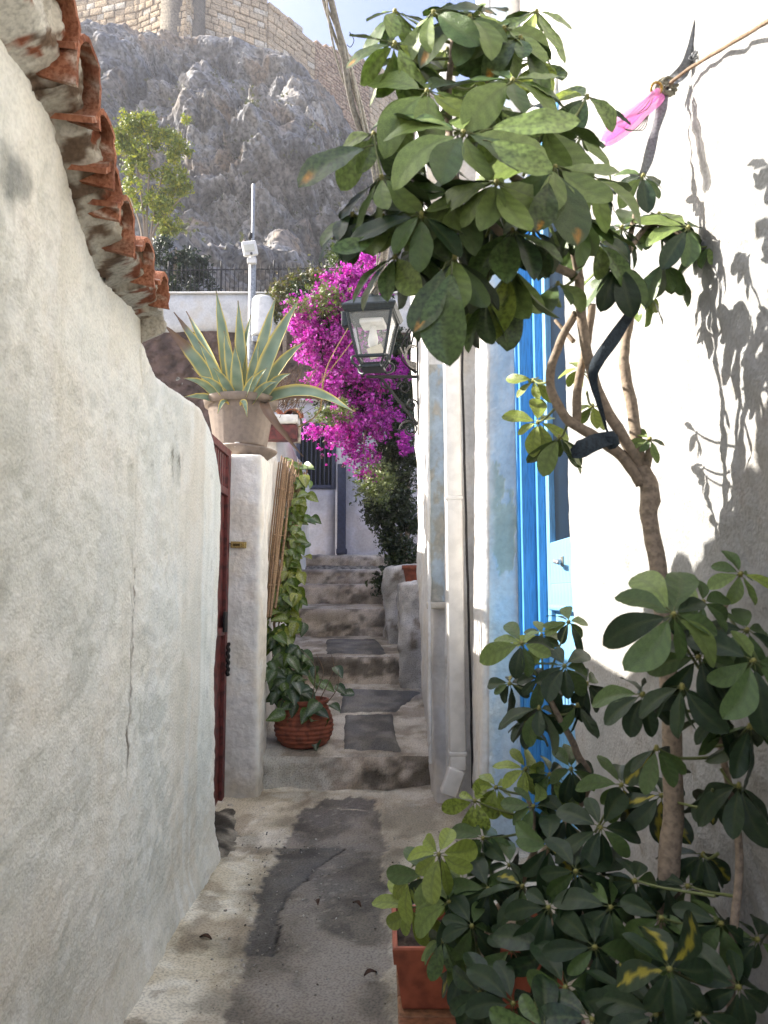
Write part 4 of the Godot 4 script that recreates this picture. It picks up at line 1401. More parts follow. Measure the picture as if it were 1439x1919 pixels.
func hillside_plants() -> void:
	var t := thing("yellow_green_tree", "small yellow-green tree growing at the foot of the cliff behind the wall tiles", "tree", Vector3(-7.716, 12.518, -24))
	var s := Shape.new()
	var foot := Vector3(-7.699, 10.912, -24)
	for q in [[Vector3(-7.825, 13.782, -24), Vector3(-8.111, 15.61, -24)], [Vector3(-7.52, 13.419, -24), Vector3(-7.151, 15.61, -24)], [Vector3(-7.704, 13.782, -24), Vector3(-7.627, 16.906, -24)], [Vector3(-7.918, 13.419, -24), Vector3(-8.429, 14.693, -24)], [Vector3(-7.427, 13.238, -24), Vector3(-6.592, 14.327, -24)]]:
		s.tube(curve([foot, (foot + q[0]) * 0.5 + Vector3(0.05, 0.1, 0), q[0], q[1]]), taper(0.075, 0.015, 16), 7)
	part("trunk", s, W.bark, t)
	var list: Array = [[Vector3(-8.148, 16.72, -24), Vector3(0.43, 0.397, 0.43)], [Vector3(-7.536, 16.813, -24), Vector3(0.497, 0.43, 0.497)], [Vector3(-6.989, 16.072, -24), Vector3(0.563, 0.463, 0.563)], [Vector3(-8.286, 15.61, -24), Vector3(0.463, 0.563, 0.463)], [Vector3(-7.587, 15.61, -24), Vector3(0.629, 0.563, 0.629)], [Vector3(-6.781, 14.876, -24), Vector3(0.463, 0.497, 0.463)], [Vector3(-8.159, 14.419, -24), Vector3(0.463, 0.463, 0.463)], [Vector3(-7.279, 14.054, -24), Vector3(0.629, 0.497, 0.629)], [Vector3(-6.574, 16.906, -24), Vector3(0.199, 0.232, 0.199)], [Vector3(-6.946, 13.329, -24), Vector3(0.364, 0.265, 0.364)], [Vector3(-8.608, 16.349, -24), Vector3(0.232, 0.497, 0.232)], [Vector3(-6.33, 15.61, -24), Vector3(0.199, 0.331, 0.199)]]
	cloud_part("crown", leaf_cloud(4200, 0.095, blobs(list, 130, 5, 0.22), [Color(0.24, 0.28, 0.05), Color(0.38, 0.38, 0.06), Color(0.12, 0.16, 0.035), Color(0.50, 0.44, 0.07), Color(0.26, 0.30, 0.07)]), W.small_leaf, t)
	for q in [["dark_conifer", "dark green bush at the railings under the yellow-green tree", [[Vector3(-5.764, 10.964, -20.6), Vector3(0.483, 0.426, 0.483)], [Vector3(-5.454, 10.426, -20.6), Vector3(0.568, 0.483, 0.568)], [Vector3(-6.125, 10.656, -20.6), Vector3(0.568, 0.568, 0.568)], [Vector3(-5.004, 10.12, -20.6), Vector3(0.341, 0.313, 0.341)], [Vector3(-5.588, 9.89, -20.6), Vector3(0.625, 0.284, 0.625)]], 20.6, [Color(0.02, 0.035, 0.02), Color(0.035, 0.055, 0.03), Color(0.015, 0.025, 0.015)], 1500, 0.09, "bush"],
			["parapet_shrub", "dry brownish shrub spilling over the white parapet beside the bougainvillea", [[Vector3(-1.635, 6.525, -12.4), Vector3(0.188, 0.137, 0.188)], [Vector3(-1.415, 6.662, -12.4), Vector3(0.154, 0.12, 0.154)], [Vector3(-1.764, 6.25, -12.4), Vector3(0.103, 0.205, 0.103)], [Vector3(-1.149, 6.708, -12.4), Vector3(0.154, 0.103, 0.154)]], 12.4, [Color(0.13, 0.11, 0.05), Color(0.08, 0.10, 0.03), Color(0.2, 0.15, 0.08), Color(0.22, 0.22, 0.06)], 900, 0.055, "shrub"],
			["green_shrub", "green leafy shrub above the top of the bougainvillea", [[Vector3(-0.509, 6.173, -10.2), Vector3(0.183, 0.155, 0.183)], [Vector3(-0.347, 5.983, -10.2), Vector3(0.155, 0.141, 0.155)]], 10.2, [Color(0.06, 0.09, 0.025), Color(0.12, 0.15, 0.05), Color(0.03, 0.05, 0.02)], 700, 0.045, "shrub"]]:
		list = q[2]
		var low: Vector3 = list[0][0]
		var o := thing(q[0], q[1], q[7], low - Vector3(0, 0.8, 0))
		s = Shape.new()
		for e in list:
			s.tube(curve([low - Vector3(0, 1.2, 0), low, e[0]], 3), taper(0.03, 0.006, 7), 5)
		part("stems", s, W.bark, o)
		cloud_part("foliage", leaf_cloud(q[5], q[6], blobs(list, 70, 8 + int(q[5]), 0.16), q[4]), W.small_leaf, o)



# ---------------------------------------------------------------- street lantern on its scrolled bracket
func lantern() -> void:
	var c := Vector3(-0.083, 3.439, -5.7)
	c.y = 0.0
	var root := thing("street_lantern", "dark green four-sided street lantern on a scrolled wall bracket", "lantern", c + Vector3(0, 3.17, 0))
	var turn := Basis(Vector3.UP, -0.16)
	var at := func(x: float, y: float, z: float) -> Vector3: return c + turn * Vector3(x, 0, z) + Vector3(0, y, 0)
	var ring := func(y: float, w: float) -> Array: return [at.call(-w, y, w), at.call(w, y, w), at.call(w, y, -w), at.call(-w, y, -w)]
	var lo: Array = ring.call(3.27, 0.112)
	var hi: Array = ring.call(3.665, 0.185)
	var s: Shape
	for k in 4:
		s = Shape.new()
		s.bar(lo[k], hi[k], 0.024, 0.024, Color.WHITE, 0.004)
		part("corner_bar", s, W.dark_metal, root)
		s = Shape.new()
		s.bar(lo[k], lo[(k + 1) % 4], 0.026, 0.03, Color.WHITE, 0.004)
		part("lower_rail", s, W.dark_metal, root)
		s = Shape.new()
		s.bar(hi[k], hi[(k + 1) % 4], 0.03, 0.026, Color.WHITE, 0.004)
		part("upper_rail", s, W.dark_metal, root)
		s = Shape.new()
		var inset := 0.96
		var mid := c + Vector3(0, 3.45, 0)
		s.face(mid + (lo[k] - mid) * inset, mid + (lo[(k + 1) % 4] - mid) * inset, mid + (hi[(k + 1) % 4] - mid) * inset, mid + (hi[k] - mid) * inset)
		part("pane", s, W.glass, root)
	# pierced collar under the glass, on four curled feet
	s = Shape.new()
	var b0: Array = ring.call(3.19, 0.075)
	for k in 4:
		s.bar(lo[k], b0[k], 0.02, 0.02, Color.WHITE, 0.003)
	part("taper", s, W.dark_metal, root)
	s = Shape.new()
	s.box(c + Vector3(0, 3.185, 0), Vector3(0.19, 0.03, 0.19), Color.WHITE, turn, 0.006)
	part("base_plate", s, W.dark_metal, root)
	for k in 4:
		s = Shape.new()
		var o: Vector3 = (lo[k] - c - Vector3(0, 3.27, 0)).normalized()
		var p: Vector3 = lo[k]
		s.tube(curve([p + o * 0.01, p + o * 0.05 + Vector3(0, -0.02, 0), p + o * 0.04 + Vector3(0, -0.07, 0), p - o * 0.02 + Vector3(0, -0.10, 0), p - o * 0.04 + Vector3(0, -0.075, 0)]), [0.012], 7)
		part("scroll_foot", s, W.dark_metal, root)
	# roof: flared brim, four slopes, a collar and a domed cap
	s = Shape.new()
	var r := [[3.66, 0.205], [3.70, 0.225], [3.715, 0.222], [3.80, 0.125], [3.812, 0.12], [3.812, 0.0]]
	for j in r.size() - 1:
		var p: Array = ring.call(r[j][0], r[j][1])
		var q: Array = ring.call(r[j + 1][0], r[j + 1][1])
		for k in 4:
			s.face(p[k], p[(k + 1) % 4], q[(k + 1) % 4], q[k])
	var under: Array = ring.call(3.66, 0.205)
	s.face(under[0], under[3], under[2], under[1])
	part("hood", s, W.dark_metal, root)
	s = Shape.new()
	s.lathe([Vector2(0.075, 3.81), Vector2(0.078, 3.84), Vector2(0.055, 3.87), Vector2(0.03, 3.885), Vector2(0.022, 3.93), Vector2(0.035, 3.95), Vector2(0.015, 3.98), Vector2(0.0, 3.985)], 20, Transform3D(Basis(), c))
	part("cap", s, W.dark_metal, root)
	# side box on the brim
	s = Shape.new()
	s.box(at.call(-0.215, 3.62, 0.06), Vector3(0.06, 0.14, 0.12), Color.WHITE, turn, 0.006)
	part("ballast_box", s, W.dark_metal, root)
	# frosted lamp and its white reflector plate inside
	s = Shape.new()
	s.lathe([Vector2(0.0, 3.38), Vector2(0.035, 3.39), Vector2(0.045, 3.45), Vector2(0.03, 3.52), Vector2(0.025, 3.58), Vector2(0.0, 3.58)], 16, Transform3D(Basis(), c))
	part("bulb", s, W.white_paint, root)
	s = Shape.new()
	s.box(c + Vector3(0, 3.60, 0), Vector3(0.20, 0.05, 0.20), Color.WHITE, turn, 0.01)
	part("reflector", s, W.white_paint, root)
	s = Shape.new()
	s.box(at.call(0.03, 3.33, 0.03), Vector3(0.13, 0.11, 0.004), Color(0.85, 0.78, 0.6), turn * Basis(Vector3(0, 0, 1), 0.35), 0.001)
	part("card", s, W.white_paint, root)
	root.scale = Vector3(0.91, 0.84, 0.91)
	root.position.y += 0.045
	# bracket: arm, wall bar, diagonal and scrolls
	var wx := 0.262
	var z := c.z
	s = Shape.new()
	s.tube([c + Vector3(-0.05, 3.165, 0), Vector3(wx, 3.165, z)], [0.013], 8)
	part("arm", s, W.iron, root)
	s = Shape.new()
	s.bar(Vector3(wx - 0.004, 2.72, z), Vector3(wx - 0.012, 3.56, z), 0.012, 0.035)
	part("wall_bar", s, W.iron, root)
	s = Shape.new()
	s.tube([c + Vector3(0.06, 3.155, 0), Vector3(wx - 0.01, 2.80, z)], [0.011], 8)
	part("brace", s, W.iron, root)
	for q in [[Vector3(0.02, 3.11, z), 0.06, 1.0], [Vector3(0.15, 3.08, z), 0.055, -1.0], [Vector3(0.21, 2.95, z), 0.045, 1.0], [Vector3(0.19, 2.76, z), 0.075, -1.0]]:
		s = Shape.new()
		var pts := []
		for k in 22:
			var a := k * 0.36
			var rr: float = q[1] * (1.0 - k / 30.0)
			pts.append(q[0] + Vector3(cos(a) * rr * q[2], sin(a) * rr, 0))
		s.tube(pts, [0.007], 6)
		part("scroll", s, W.iron, root)
	for k in 3:
		s = Shape.new()
		s.tube(curve([Vector3(wx - 0.02, 3.19, z + 0.02 * k), Vector3(wx - 0.13 + k * 0.03, 3.30, z + 0.03), Vector3(wx - 0.10 + k * 0.03, 3.48, z + 0.02), Vector3(wx - 0.01, 3.60 + k * 0.02, z)], 6), [0.007], 6)
		part("loop", s, W.iron, root)
	for k in 5:
		s = Shape.new()
		s.tube(curve([Vector3(wx - 0.02, 3.21 + k * 0.012, z + 0.04), Vector3(wx - 0.07 - k * 0.008, 3.23 + k * 0.015, z + 0.06), Vector3(wx - 0.11 + k * 0.01, 3.31 + k * 0.02, z + 0.05), Vector3(wx - 0.14 + k * 0.035, 3.38, z + 0.04)], 5), [0.006], 6)
		part("wire", s, W.cable, root)


# ---------------------------------------------------------------- variegated agave in its beige pot on the pillar
func agave_leaf(a: Vector3, b: Vector3, wide: float, sag: float, brown: float, facing: Vector3) -> Shape:
	var s := Shape.new()
	var dir := b - a
	var len := dir.length()
	var rise := Vector3(0, 1, 0) if absf(dir.normalized().y) < 0.8 else Vector3(-dir.x, 0.2, 0.5).normalized()
	var line := []
	for k in 17:
		var t := k / 16.0
		line.append(a + dir * t + rise * sin(t * PI) * sag * len)
	s.grid(6, 16, func(u: float, w: float):
		var k := roundi(w * 16)
		var p: Vector3 = line[k]
		var t: Vector3 = (line[mini(k + 1, 16)] - line[maxi(k - 1, 0)]).normalized()
		var side := t.cross(facing).normalized()
		var up := side.cross(t)
		var q := (u - 0.5) * 2.0
		var half := wide * 0.5 * (0.72 + 0.9 * w - 1.62 * w * w) * (1.0 - 0.3 * pow(w, 6.0))
		half = maxf(half, 0.003)
		return p + side * q * half * 1.0 + up * (absf(q) * absf(q) * half * 0.55) + side * sin(w * 30.0) * 0.002 * absf(q),
		func(_p: Vector3, u: float, w: float):
			var q := absf(u - 0.5) * 2.0
			var c := Color(0.14, 0.21, 0.145).lerp(Color(0.22, 0.285, 0.20), 0.5 + 0.5 * sin(w * 23.0 + u * 3.0))
			c = c.lerp(Color(0.70, 0.50, 0.06), sstep(0.68, 0.80, q))
			c = c.lerp(Color(0.66, 0.58, 0.22), sstep(0.88, 1.0, q) * 0.6)
			c = c.lerp(Color(0.16, 0.10, 0.065), sstep(1.0 - brown - 0.06, 1.0 - brown + 0.06, w))
			return c)
	# underside, a little below, joined by the thick middle
	s.grid(6, 16, func(u: float, w: float):
		var k := roundi(w * 16)
		var p: Vector3 = line[k]
		var t: Vector3 = (line[mini(k + 1, 16)] - line[maxi(k - 1, 0)]).normalized()
		var side := t.cross(facing).normalized()
		var up := side.cross(t)
		var q := (u - 0.5) * 2.0
		var half := wide * 0.5 * (0.72 + 0.9 * w - 1.62 * w * w) * (1.0 - 0.3 * pow(w, 6.0))
		half = maxf(half, 0.003)
		return p + side * q * half + up * (q * q * half * 0.55 - (1.0 - q * q) * half * 0.28),
		func(_p: Vector3, u: float, w: float):
			var q := absf(u - 0.5) * 2.0
			return Color(0.20, 0.26, 0.19).lerp(Color(0.66, 0.48, 0.08), sstep(0.55, 0.7, q)).lerp(Color(0.16, 0.10, 0.065), sstep(1.0 - brown - 0.06, 1.0 - brown + 0.06, w)), true)
	return s

func agave() -> void:
	var c := Vector3(-1.006, 2.517, -5.36)
	var pot := thing("agave_pot", "wide beige plastic pot with saucer, perched on the white gate pillar", "flower pot", c)
	var s := Shape.new()
	var o := Transform3D(Basis(Vector3(0, 0, 1), 0.012), c + Vector3(0, 0.03, 0))
	var prof := [Vector2(0.01, 0.0), Vector2(0.168, 0.0), Vector2(0.178, 0.02), Vector2(0.218, 0.245), Vector2(0.224, 0.25), Vector2(0.228, 0.30), Vector2(0.252, 0.298), Vector2(0.262, 0.345), Vector2(0.258, 0.352), Vector2(0.236, 0.352), Vector2(0.225, 0.32), Vector2(0.0, 0.31)]
	s.lathe(prof, 56, o)
	for k in s.v.size():   # shallow flutes down the side
		var q := o.affine_inverse() * s.v[k]
		if q.y > 0.01 and q.y < 0.248:
			var n := Vector3(q.x, 0, q.z).normalized()
			s.v[k] += n * (0.004 if k % 2 == 0 else -0.002)
	part("pot", s, W.beige_plastic, pot)
	s = Shape.new()
	s.lathe([Vector2(0.0, -0.05), Vector2(0.13, -0.05), Vector2(0.175, -0.01), Vector2(0.195, 0.01), Vector2(0.20, 0.022), Vector2(0.19, 0.022), Vector2(0.165, 0.0), Vector2(0.0, -0.01)], 44, Transform3D(Basis(Vector3(0, 0, 1), -0.10), c + Vector3(0.06, 0.005, 0.03)))
	part("saucer", s, W.beige_plastic, pot)
	s = Shape.new()
	s.tube(curve([c + Vector3(0.0, 0.01, 0.20), c + Vector3(0.0, 0.035, 0.205), c + Vector3(0.025, 0.035, 0.205), c + Vector3(0.025, 0.01, 0.20)]), [0.005], 6)
	part("wire_clip", s, W.white_paint, pot)
	s = Shape.new()
	s.lathe([Vector2(0.0, 0.33), Vector2(0.22, 0.318)], 24, Transform3D(Basis(), c + Vector3(0, 0.02, 0)), Color(0.09, 0.07, 0.05))
	part("earth", s, W.soil, pot)
	var root := thing("agave", "large agave with grey-green yellow-edged leaves in the beige pot", "plant", c + Vector3(0, 0.36, 0))
	var list := [
		[Vector3(-1.085, 2.907, -5.36), Vector3(-1.191, 3.676, -5.3), 0.085, 0.02, 0.02], [Vector3(-1.002, 2.923, -5.38), Vector3(-1.073, 3.683, -5.5), 0.075, 0.0, 0.03], [Vector3(-0.942, 2.918, -5.36), Vector3(-0.788, 3.692, -5.45), 0.080, 0.02, 0.02],
		[Vector3(-0.901, 2.892, -5.3), Vector3(-0.59, 3.567, -5.18), 0.095, 0.04, 0.02], [Vector3(-0.881, 2.894, -5.34), Vector3(-0.558, 3.302, -5.3), 0.075, 0.10, 0.03], [Vector3(-1.103, 2.897, -5.32), Vector3(-1.5, 3.538, -5.35), 0.070, 0.04, 0.22],
		[Vector3(-1.108, 2.917, -5.4), Vector3(-1.465, 3.621, -5.55), 0.065, 0.03, 0.12], [Vector3(-1.106, 2.879, -5.28), Vector3(-1.539, 3.409, -5.22), 0.080, 0.05, 0.40], [Vector3(-1.133, 2.894, -5.34), Vector3(-1.405, 3.198, -5.3), 0.060, 0.10, 0.25],
		[Vector3(-1.127, 2.866, -5.26), Vector3(-1.352, 2.984, -5.1), 0.055, 0.12, 0.03], [Vector3(-1.134, 2.854, -5.24), Vector3(-1.336, 2.851, -5.08), 0.050, 0.06, 0.02], [Vector3(-1.07, 2.919, -5.44), Vector3(-1.248, 3.697, -5.62), 0.075, 0.0, 0.03],
		[Vector3(-0.997, 2.856, -5.22), Vector3(-1.015, 3.217, -5.12), 0.075, 0.02, 0.03], [Vector3(-0.942, 2.851, -5.2), Vector3(-0.784, 3.04, -5.05), 0.060, 0.08, 0.03], [Vector3(-1.03, 2.851, -5.2), Vector3(-1.138, 3.037, -5.04), 0.060, 0.08, 0.02],
		[Vector3(-0.96, 2.841, -5.16), Vector3(-0.856, 2.994, -5.02), 0.045, 0.05, 0.02], [Vector3(-0.845, 2.871, -5.28), Vector3(-0.197, 2.741, -5.05), 0.085, 0.14, 0.02], [Vector3(-0.837, 2.889, -5.32), Vector3(-0.408, 2.876, -5.3), 0.060, 0.08, 0.85],
		[Vector3(-0.816, 2.871, -5.28), Vector3(-0.545, 2.457, -5.15), 0.055, 0.35, 0.9], [Vector3(-1.061, 2.822, -5.14), Vector3(-1.101, 2.726, -5.03), 0.035, 0.25, 0.02], [Vector3(-0.964, 2.813, -5.12), Vector3(-0.904, 2.698, -5.02), 0.035, 0.30, 0.02], [Vector3(-1.063, 2.929, -5.4), Vector3(-0.977, 3.574, -5.5), 0.07, 0.0, 0.03], [Vector3(-1.098, 2.876, -5.3), Vector3(-1.282, 3.273, -5.2), 0.065, 0.08, 0.06], [Vector3(-0.91, 2.909, -5.4), Vector3(-0.755, 3.57, -5.6), 0.07, 0.05, 0.05],
		[Vector3(-1.055, 2.835, -5.18), Vector3(-1.232, 2.976, -5.02), 0.05, 0.12, 0.02], [Vector3(-0.909, 2.835, -5.18), Vector3(-0.711, 2.948, -5.05), 0.05, 0.12, 0.02], [Vector3(-1.143, 2.914, -5.42), Vector3(-1.398, 3.172, -5.5), 0.055, 0.08, 0.04], [Vector3(-0.946, 2.903, -5.3), Vector3(-0.877, 3.29, -5.25), 0.06, 0.02, 0.02], [Vector3(-0.864, 2.866, -5.26), Vector3(-0.635, 3.032, -5.15), 0.055, 0.12, 0.03], [Vector3(-1.024, 2.892, -5.3), Vector3(-1.119, 3.37, -5.26), 0.07, 0.02, 0.02],
	]
	for q in list:
		part("leaf", agave_leaf(q[0], q[1], q[2] * 1.4, q[3], q[4], Vector3(rng.randfn(0, 0.25), 0.35, 1.0).normalized()), W.agave, root, "dried brown leaf" if q[4] > 0.5 else "")
	# dry grass and stalks behind the pot
	s = Shape.new()
	for k in 90:
		var a := Vector3(-0.746, 2.919, -5.6) + Vector3(rng.randfn(0, 0.08), rng.randfn(0, 0.03), rng.randfn(0, 0.1))
		var b := a + Vector3(rng.randf_range(-0.05, 0.22), rng.randf_range(0.1, 0.30), rng.randfn(0, 0.05))
		s.tube(curve([a, (a + b) * 0.5 + Vector3(rng.randfn(0, 0.03), rng.randfn(0.02, 0.02), 0), b], 3), taper(0.0022, 0.001, 7), 4, Color(0.35, 0.26, 0.18).lerp(Color(0.22, 0.15, 0.10), rng.randf()))
	part("dry_grass", s, W.cane, root, "", "stuff")
	for q in [[Vector3(-0.445, 2.808, -5.3), Vector3(-0.395, 3.084, -5.2), Vector3(-0.249, 3.368, -5.2)], [Vector3(-0.539, 2.903, -5.3), Vector3(-0.41, 3.056, -5.3), Vector3(-0.222, 3.29, -5.25)], [Vector3(-0.593, 2.694, -5.3), Vector3(-0.448, 2.796, -5.25), Vector3(-0.424, 3.046, -5.2)]]:
		s = Shape.new()
		s.tube(curve(q, 6), taper(0.006, 0.0025, 13), 5, Color(1.1, 1.0, 0.75))
		part("dry_stalk", s, W.cane, root)


# ---------------------------------------------------------------- cane trellis, climbing vine and its ribbed pot
func heart_leaf(long: float, tint: Color, sd: int) -> ArrayMesh:
	var s := Shape.new()
	s.grid(4, 7, func(u: float, w: float):
		var q := (u - 0.5) * 2.0
		var half := long * 0.40 * pow(sin(PI * clampf(pow(w, 0.62), 0.02, 0.985)), 0.85)
		return Vector3(q * half, absf(q) * half * 0.35 - w * w * long * (0.15 + 0.06 * (sd % 3)), w * long - absf(q) * long * 0.10 * (1.0 - w)),
		func(_p: Vector3, u: float, w: float): return tint.lerp(tint.lightened(0.25), 1.0 - sstep(0.0, 0.3, absf(u - 0.5) * 2.0)).lerp(tint.darkened(0.25), 0.4 * w))
	return s.mesh()

func trellis_and_vine() -> void:
	var root := thing("cane_trellis", "leaning brown cane trellis against the wall beside the steps", "trellis", Vector3(-0.821, 1.32, -5.6))
	var s: Shape
	for k in 22:
		var t := k / 21.0 + rng.randfn(0, 0.008)
		var a := Vector3(-0.83, 1.348, -5.36).lerp(Vector3(-0.795, 1.374, -6.4), t)
		var b := Vector3(-0.833, 2.599, -6.1).lerp(Vector3(-0.761, 2.712, -7.3), t)
		a.x += 0.02 * (k % 2) + rng.randfn(0, 0.006)
		b.x += 0.02 * (k % 2) + rng.randfn(0, 0.008)
		a.y += rng.randf_range(-0.05, 0.16)
		b.y += rng.randf_range(-0.10, 0.06)
		s = Shape.new()
		var mid := (a + b) * 0.5 + Vector3(rng.randfn(0, 0.01), 0, rng.randfn(0, 0.02))
		s.tube(curve([a, a.lerp(mid, 0.5) + Vector3(rng.randfn(0, 0.004), 0, rng.randfn(0, 0.008)), mid, b], 4), [rng.randf_range(0.006, 0.0105)], 6, Color(1, 1, 1).lerp(Color(0.5, 0.42, 0.38), rng.randf()), true, 0.12)
		part("cane", s, W.cane, root)
	for q in [0.2, 0.5, 0.8]:
		s = Shape.new()
		s.tube([Vector3(-0.83, 1.348, -5.36).lerp(Vector3(-0.833, 2.599, -6.1), q) + Vector3(0.014, 0, 0), Vector3(-0.815, 1.341, -6.1).lerp(Vector3(-0.78, 2.698, -7.15), q) + Vector3(0.014, 0, 0)], [0.005], 5)
		part("cross_cane", s, W.cane, root)
	# ribbed pot on the first step
	var c := Vector3(-0.563, 0.481, -5.56)
	var pot := thing("ribbed_pot", "round ribbed brown terracotta pot standing on the first step", "flower pot", c)
	s = Shape.new()
	var prof := [Vector2(0.01, 0.0), Vector2(0.135, 0.0)]
	for k in 60:
		var t := k / 59.0
		prof.append(Vector2(0.145 + 0.062 * sin(pow(t, 0.8) * PI * 0.93) + 0.0035 * sin(t * TAU * 9.0), 0.006 + t * 0.285))
	prof.append_array([Vector2(0.172, 0.295), Vector2(0.176, 0.32), Vector2(0.155, 0.322), Vector2(0.145, 0.28), Vector2(0.0, 0.27)])
	s.lathe(prof, 48, Transform3D(Basis(), c))
	part("pot", s, W.terracotta, pot)
	s = Shape.new()
	s.lathe([Vector2(0.146, 0.288), Vector2(0.07, 0.30), Vector2(0.0, 0.30)], 20, Transform3D(Basis(), c), Color(0.10, 0.08, 0.06))
	part("earth", s, W.soil, pot)
	# the vine
	var vine := thing("climbing_vine", "green heart-leaved vine climbing from the ribbed pot up the cane trellis", "plant", c + Vector3(0, 0.3, 0))
	var tones := []
	for q in [Color(0.065, 0.125, 0.032), Color(0.12, 0.20, 0.04), Color(0.20, 0.27, 0.05), Color(0.045, 0.09, 0.03), Color(0.30, 0.34, 0.06)]:
		for k in 2:
			tones.append(heart_leaf(0.098, q, k))
	var way := [[Vector3(-0.807, 2.736, -6.9), 0.05], [Vector3(-0.75, 2.369, -6.6), 0.075], [Vector3(-0.769, 2.068, -6.3), 0.075], [Vector3(-0.763, 1.799, -6.1), 0.085], [Vector3(-0.765, 1.548, -5.95), 0.095], [Vector3(-0.782, 1.312, -5.8), 0.10], [Vector3(-0.773, 1.085, -5.7), 0.13], [Vector3(-0.705, 0.894, -5.55), 0.17], [Vector3(-0.538, 0.808, -5.5), 0.19]]
	for k in 298:
		var t := pow(rng.randf(), 0.8) * (way.size() - 1.001)
		var i := int(t)
		var p: Vector3 = way[i][0].lerp(way[i + 1][0], t - i)
		var r: float = lerpf(way[i][1], way[i + 1][1], t - i)
		p += Vector3(rng.randfn(0.02, r * 0.75), rng.randfn(0, r * 0.55), rng.randf_range(-0.3, 1.0) * r * 0.9)
		var dir := Vector3(rng.randfn(0, 0.6), rng.randf_range(-1.2, 0.1), rng.randf_range(0.1, 0.9)).normalized()
		var up := Vector3(rng.randfn(0.1, 0.4), 0.7, 0.7)
		var side := up.cross(dir).normalized()
		var deep := t < 5.5 and p.x < -0.6
		var tone = (rng.randi() % 2) + 2 * ([1, 2, 4, 2, 1][rng.randi() % 5] if deep else [0, 3, 1, 0, 3][rng.randi() % 5])
		var o := MeshInstance3D.new()
		o.name = numbered(vine, "leaf")
		o.mesh = tones[tone]
		o.material_override = W.leaf
		vine.add_child(o)
		o.transform = vine.transform.affine_inverse() * Transform3D(Basis(side, dir.cross(side), dir).scaled_local(Vector3.ONE * rng.randf_range(0.8, 1.35)), p)
	for q in 5:
		s = Shape.new()
		var pts := [c + Vector3(0, 0.3, 0)]
		for k in range(way.size() - 1, -1, -1):
			pts.append(way[k][0] + Vector3(rng.randfn(0, 0.03), 0, rng.randfn(0, 0.03)))
		s.tube(curve(pts, 4), taper(0.006, 0.003, 40), 5, Color(0.7, 0.6, 0.45))
		part("stem", s, W.bark, vine)
	for q in [[Vector3(-0.496, 0.815, -5.45), Vector3(-0.475, 1.037, -5.4), Vector3(-0.586, 1.164, -5.4)], [Vector3(-0.438, 0.819, -5.42), Vector3(-0.347, 1.019, -5.4), Vector3(-0.366, 1.128, -5.4)], [Vector3(-0.401, 0.783, -5.42), Vector3(-0.319, 0.896, -5.38), Vector3(-0.311, 1.023, -5.36)], [Vector3(-0.475, 0.855, -5.42), Vector3(-0.416, 1.001, -5.4), Vector3(-0.468, 1.128, -5.4)]]:
		s = Shape.new()
		s.tube(curve(q, 5), taper(0.0035, 0.0015, 11), 5, Color(0.6, 0.5, 0.4))
		part("tendril", s, W.bark, vine)


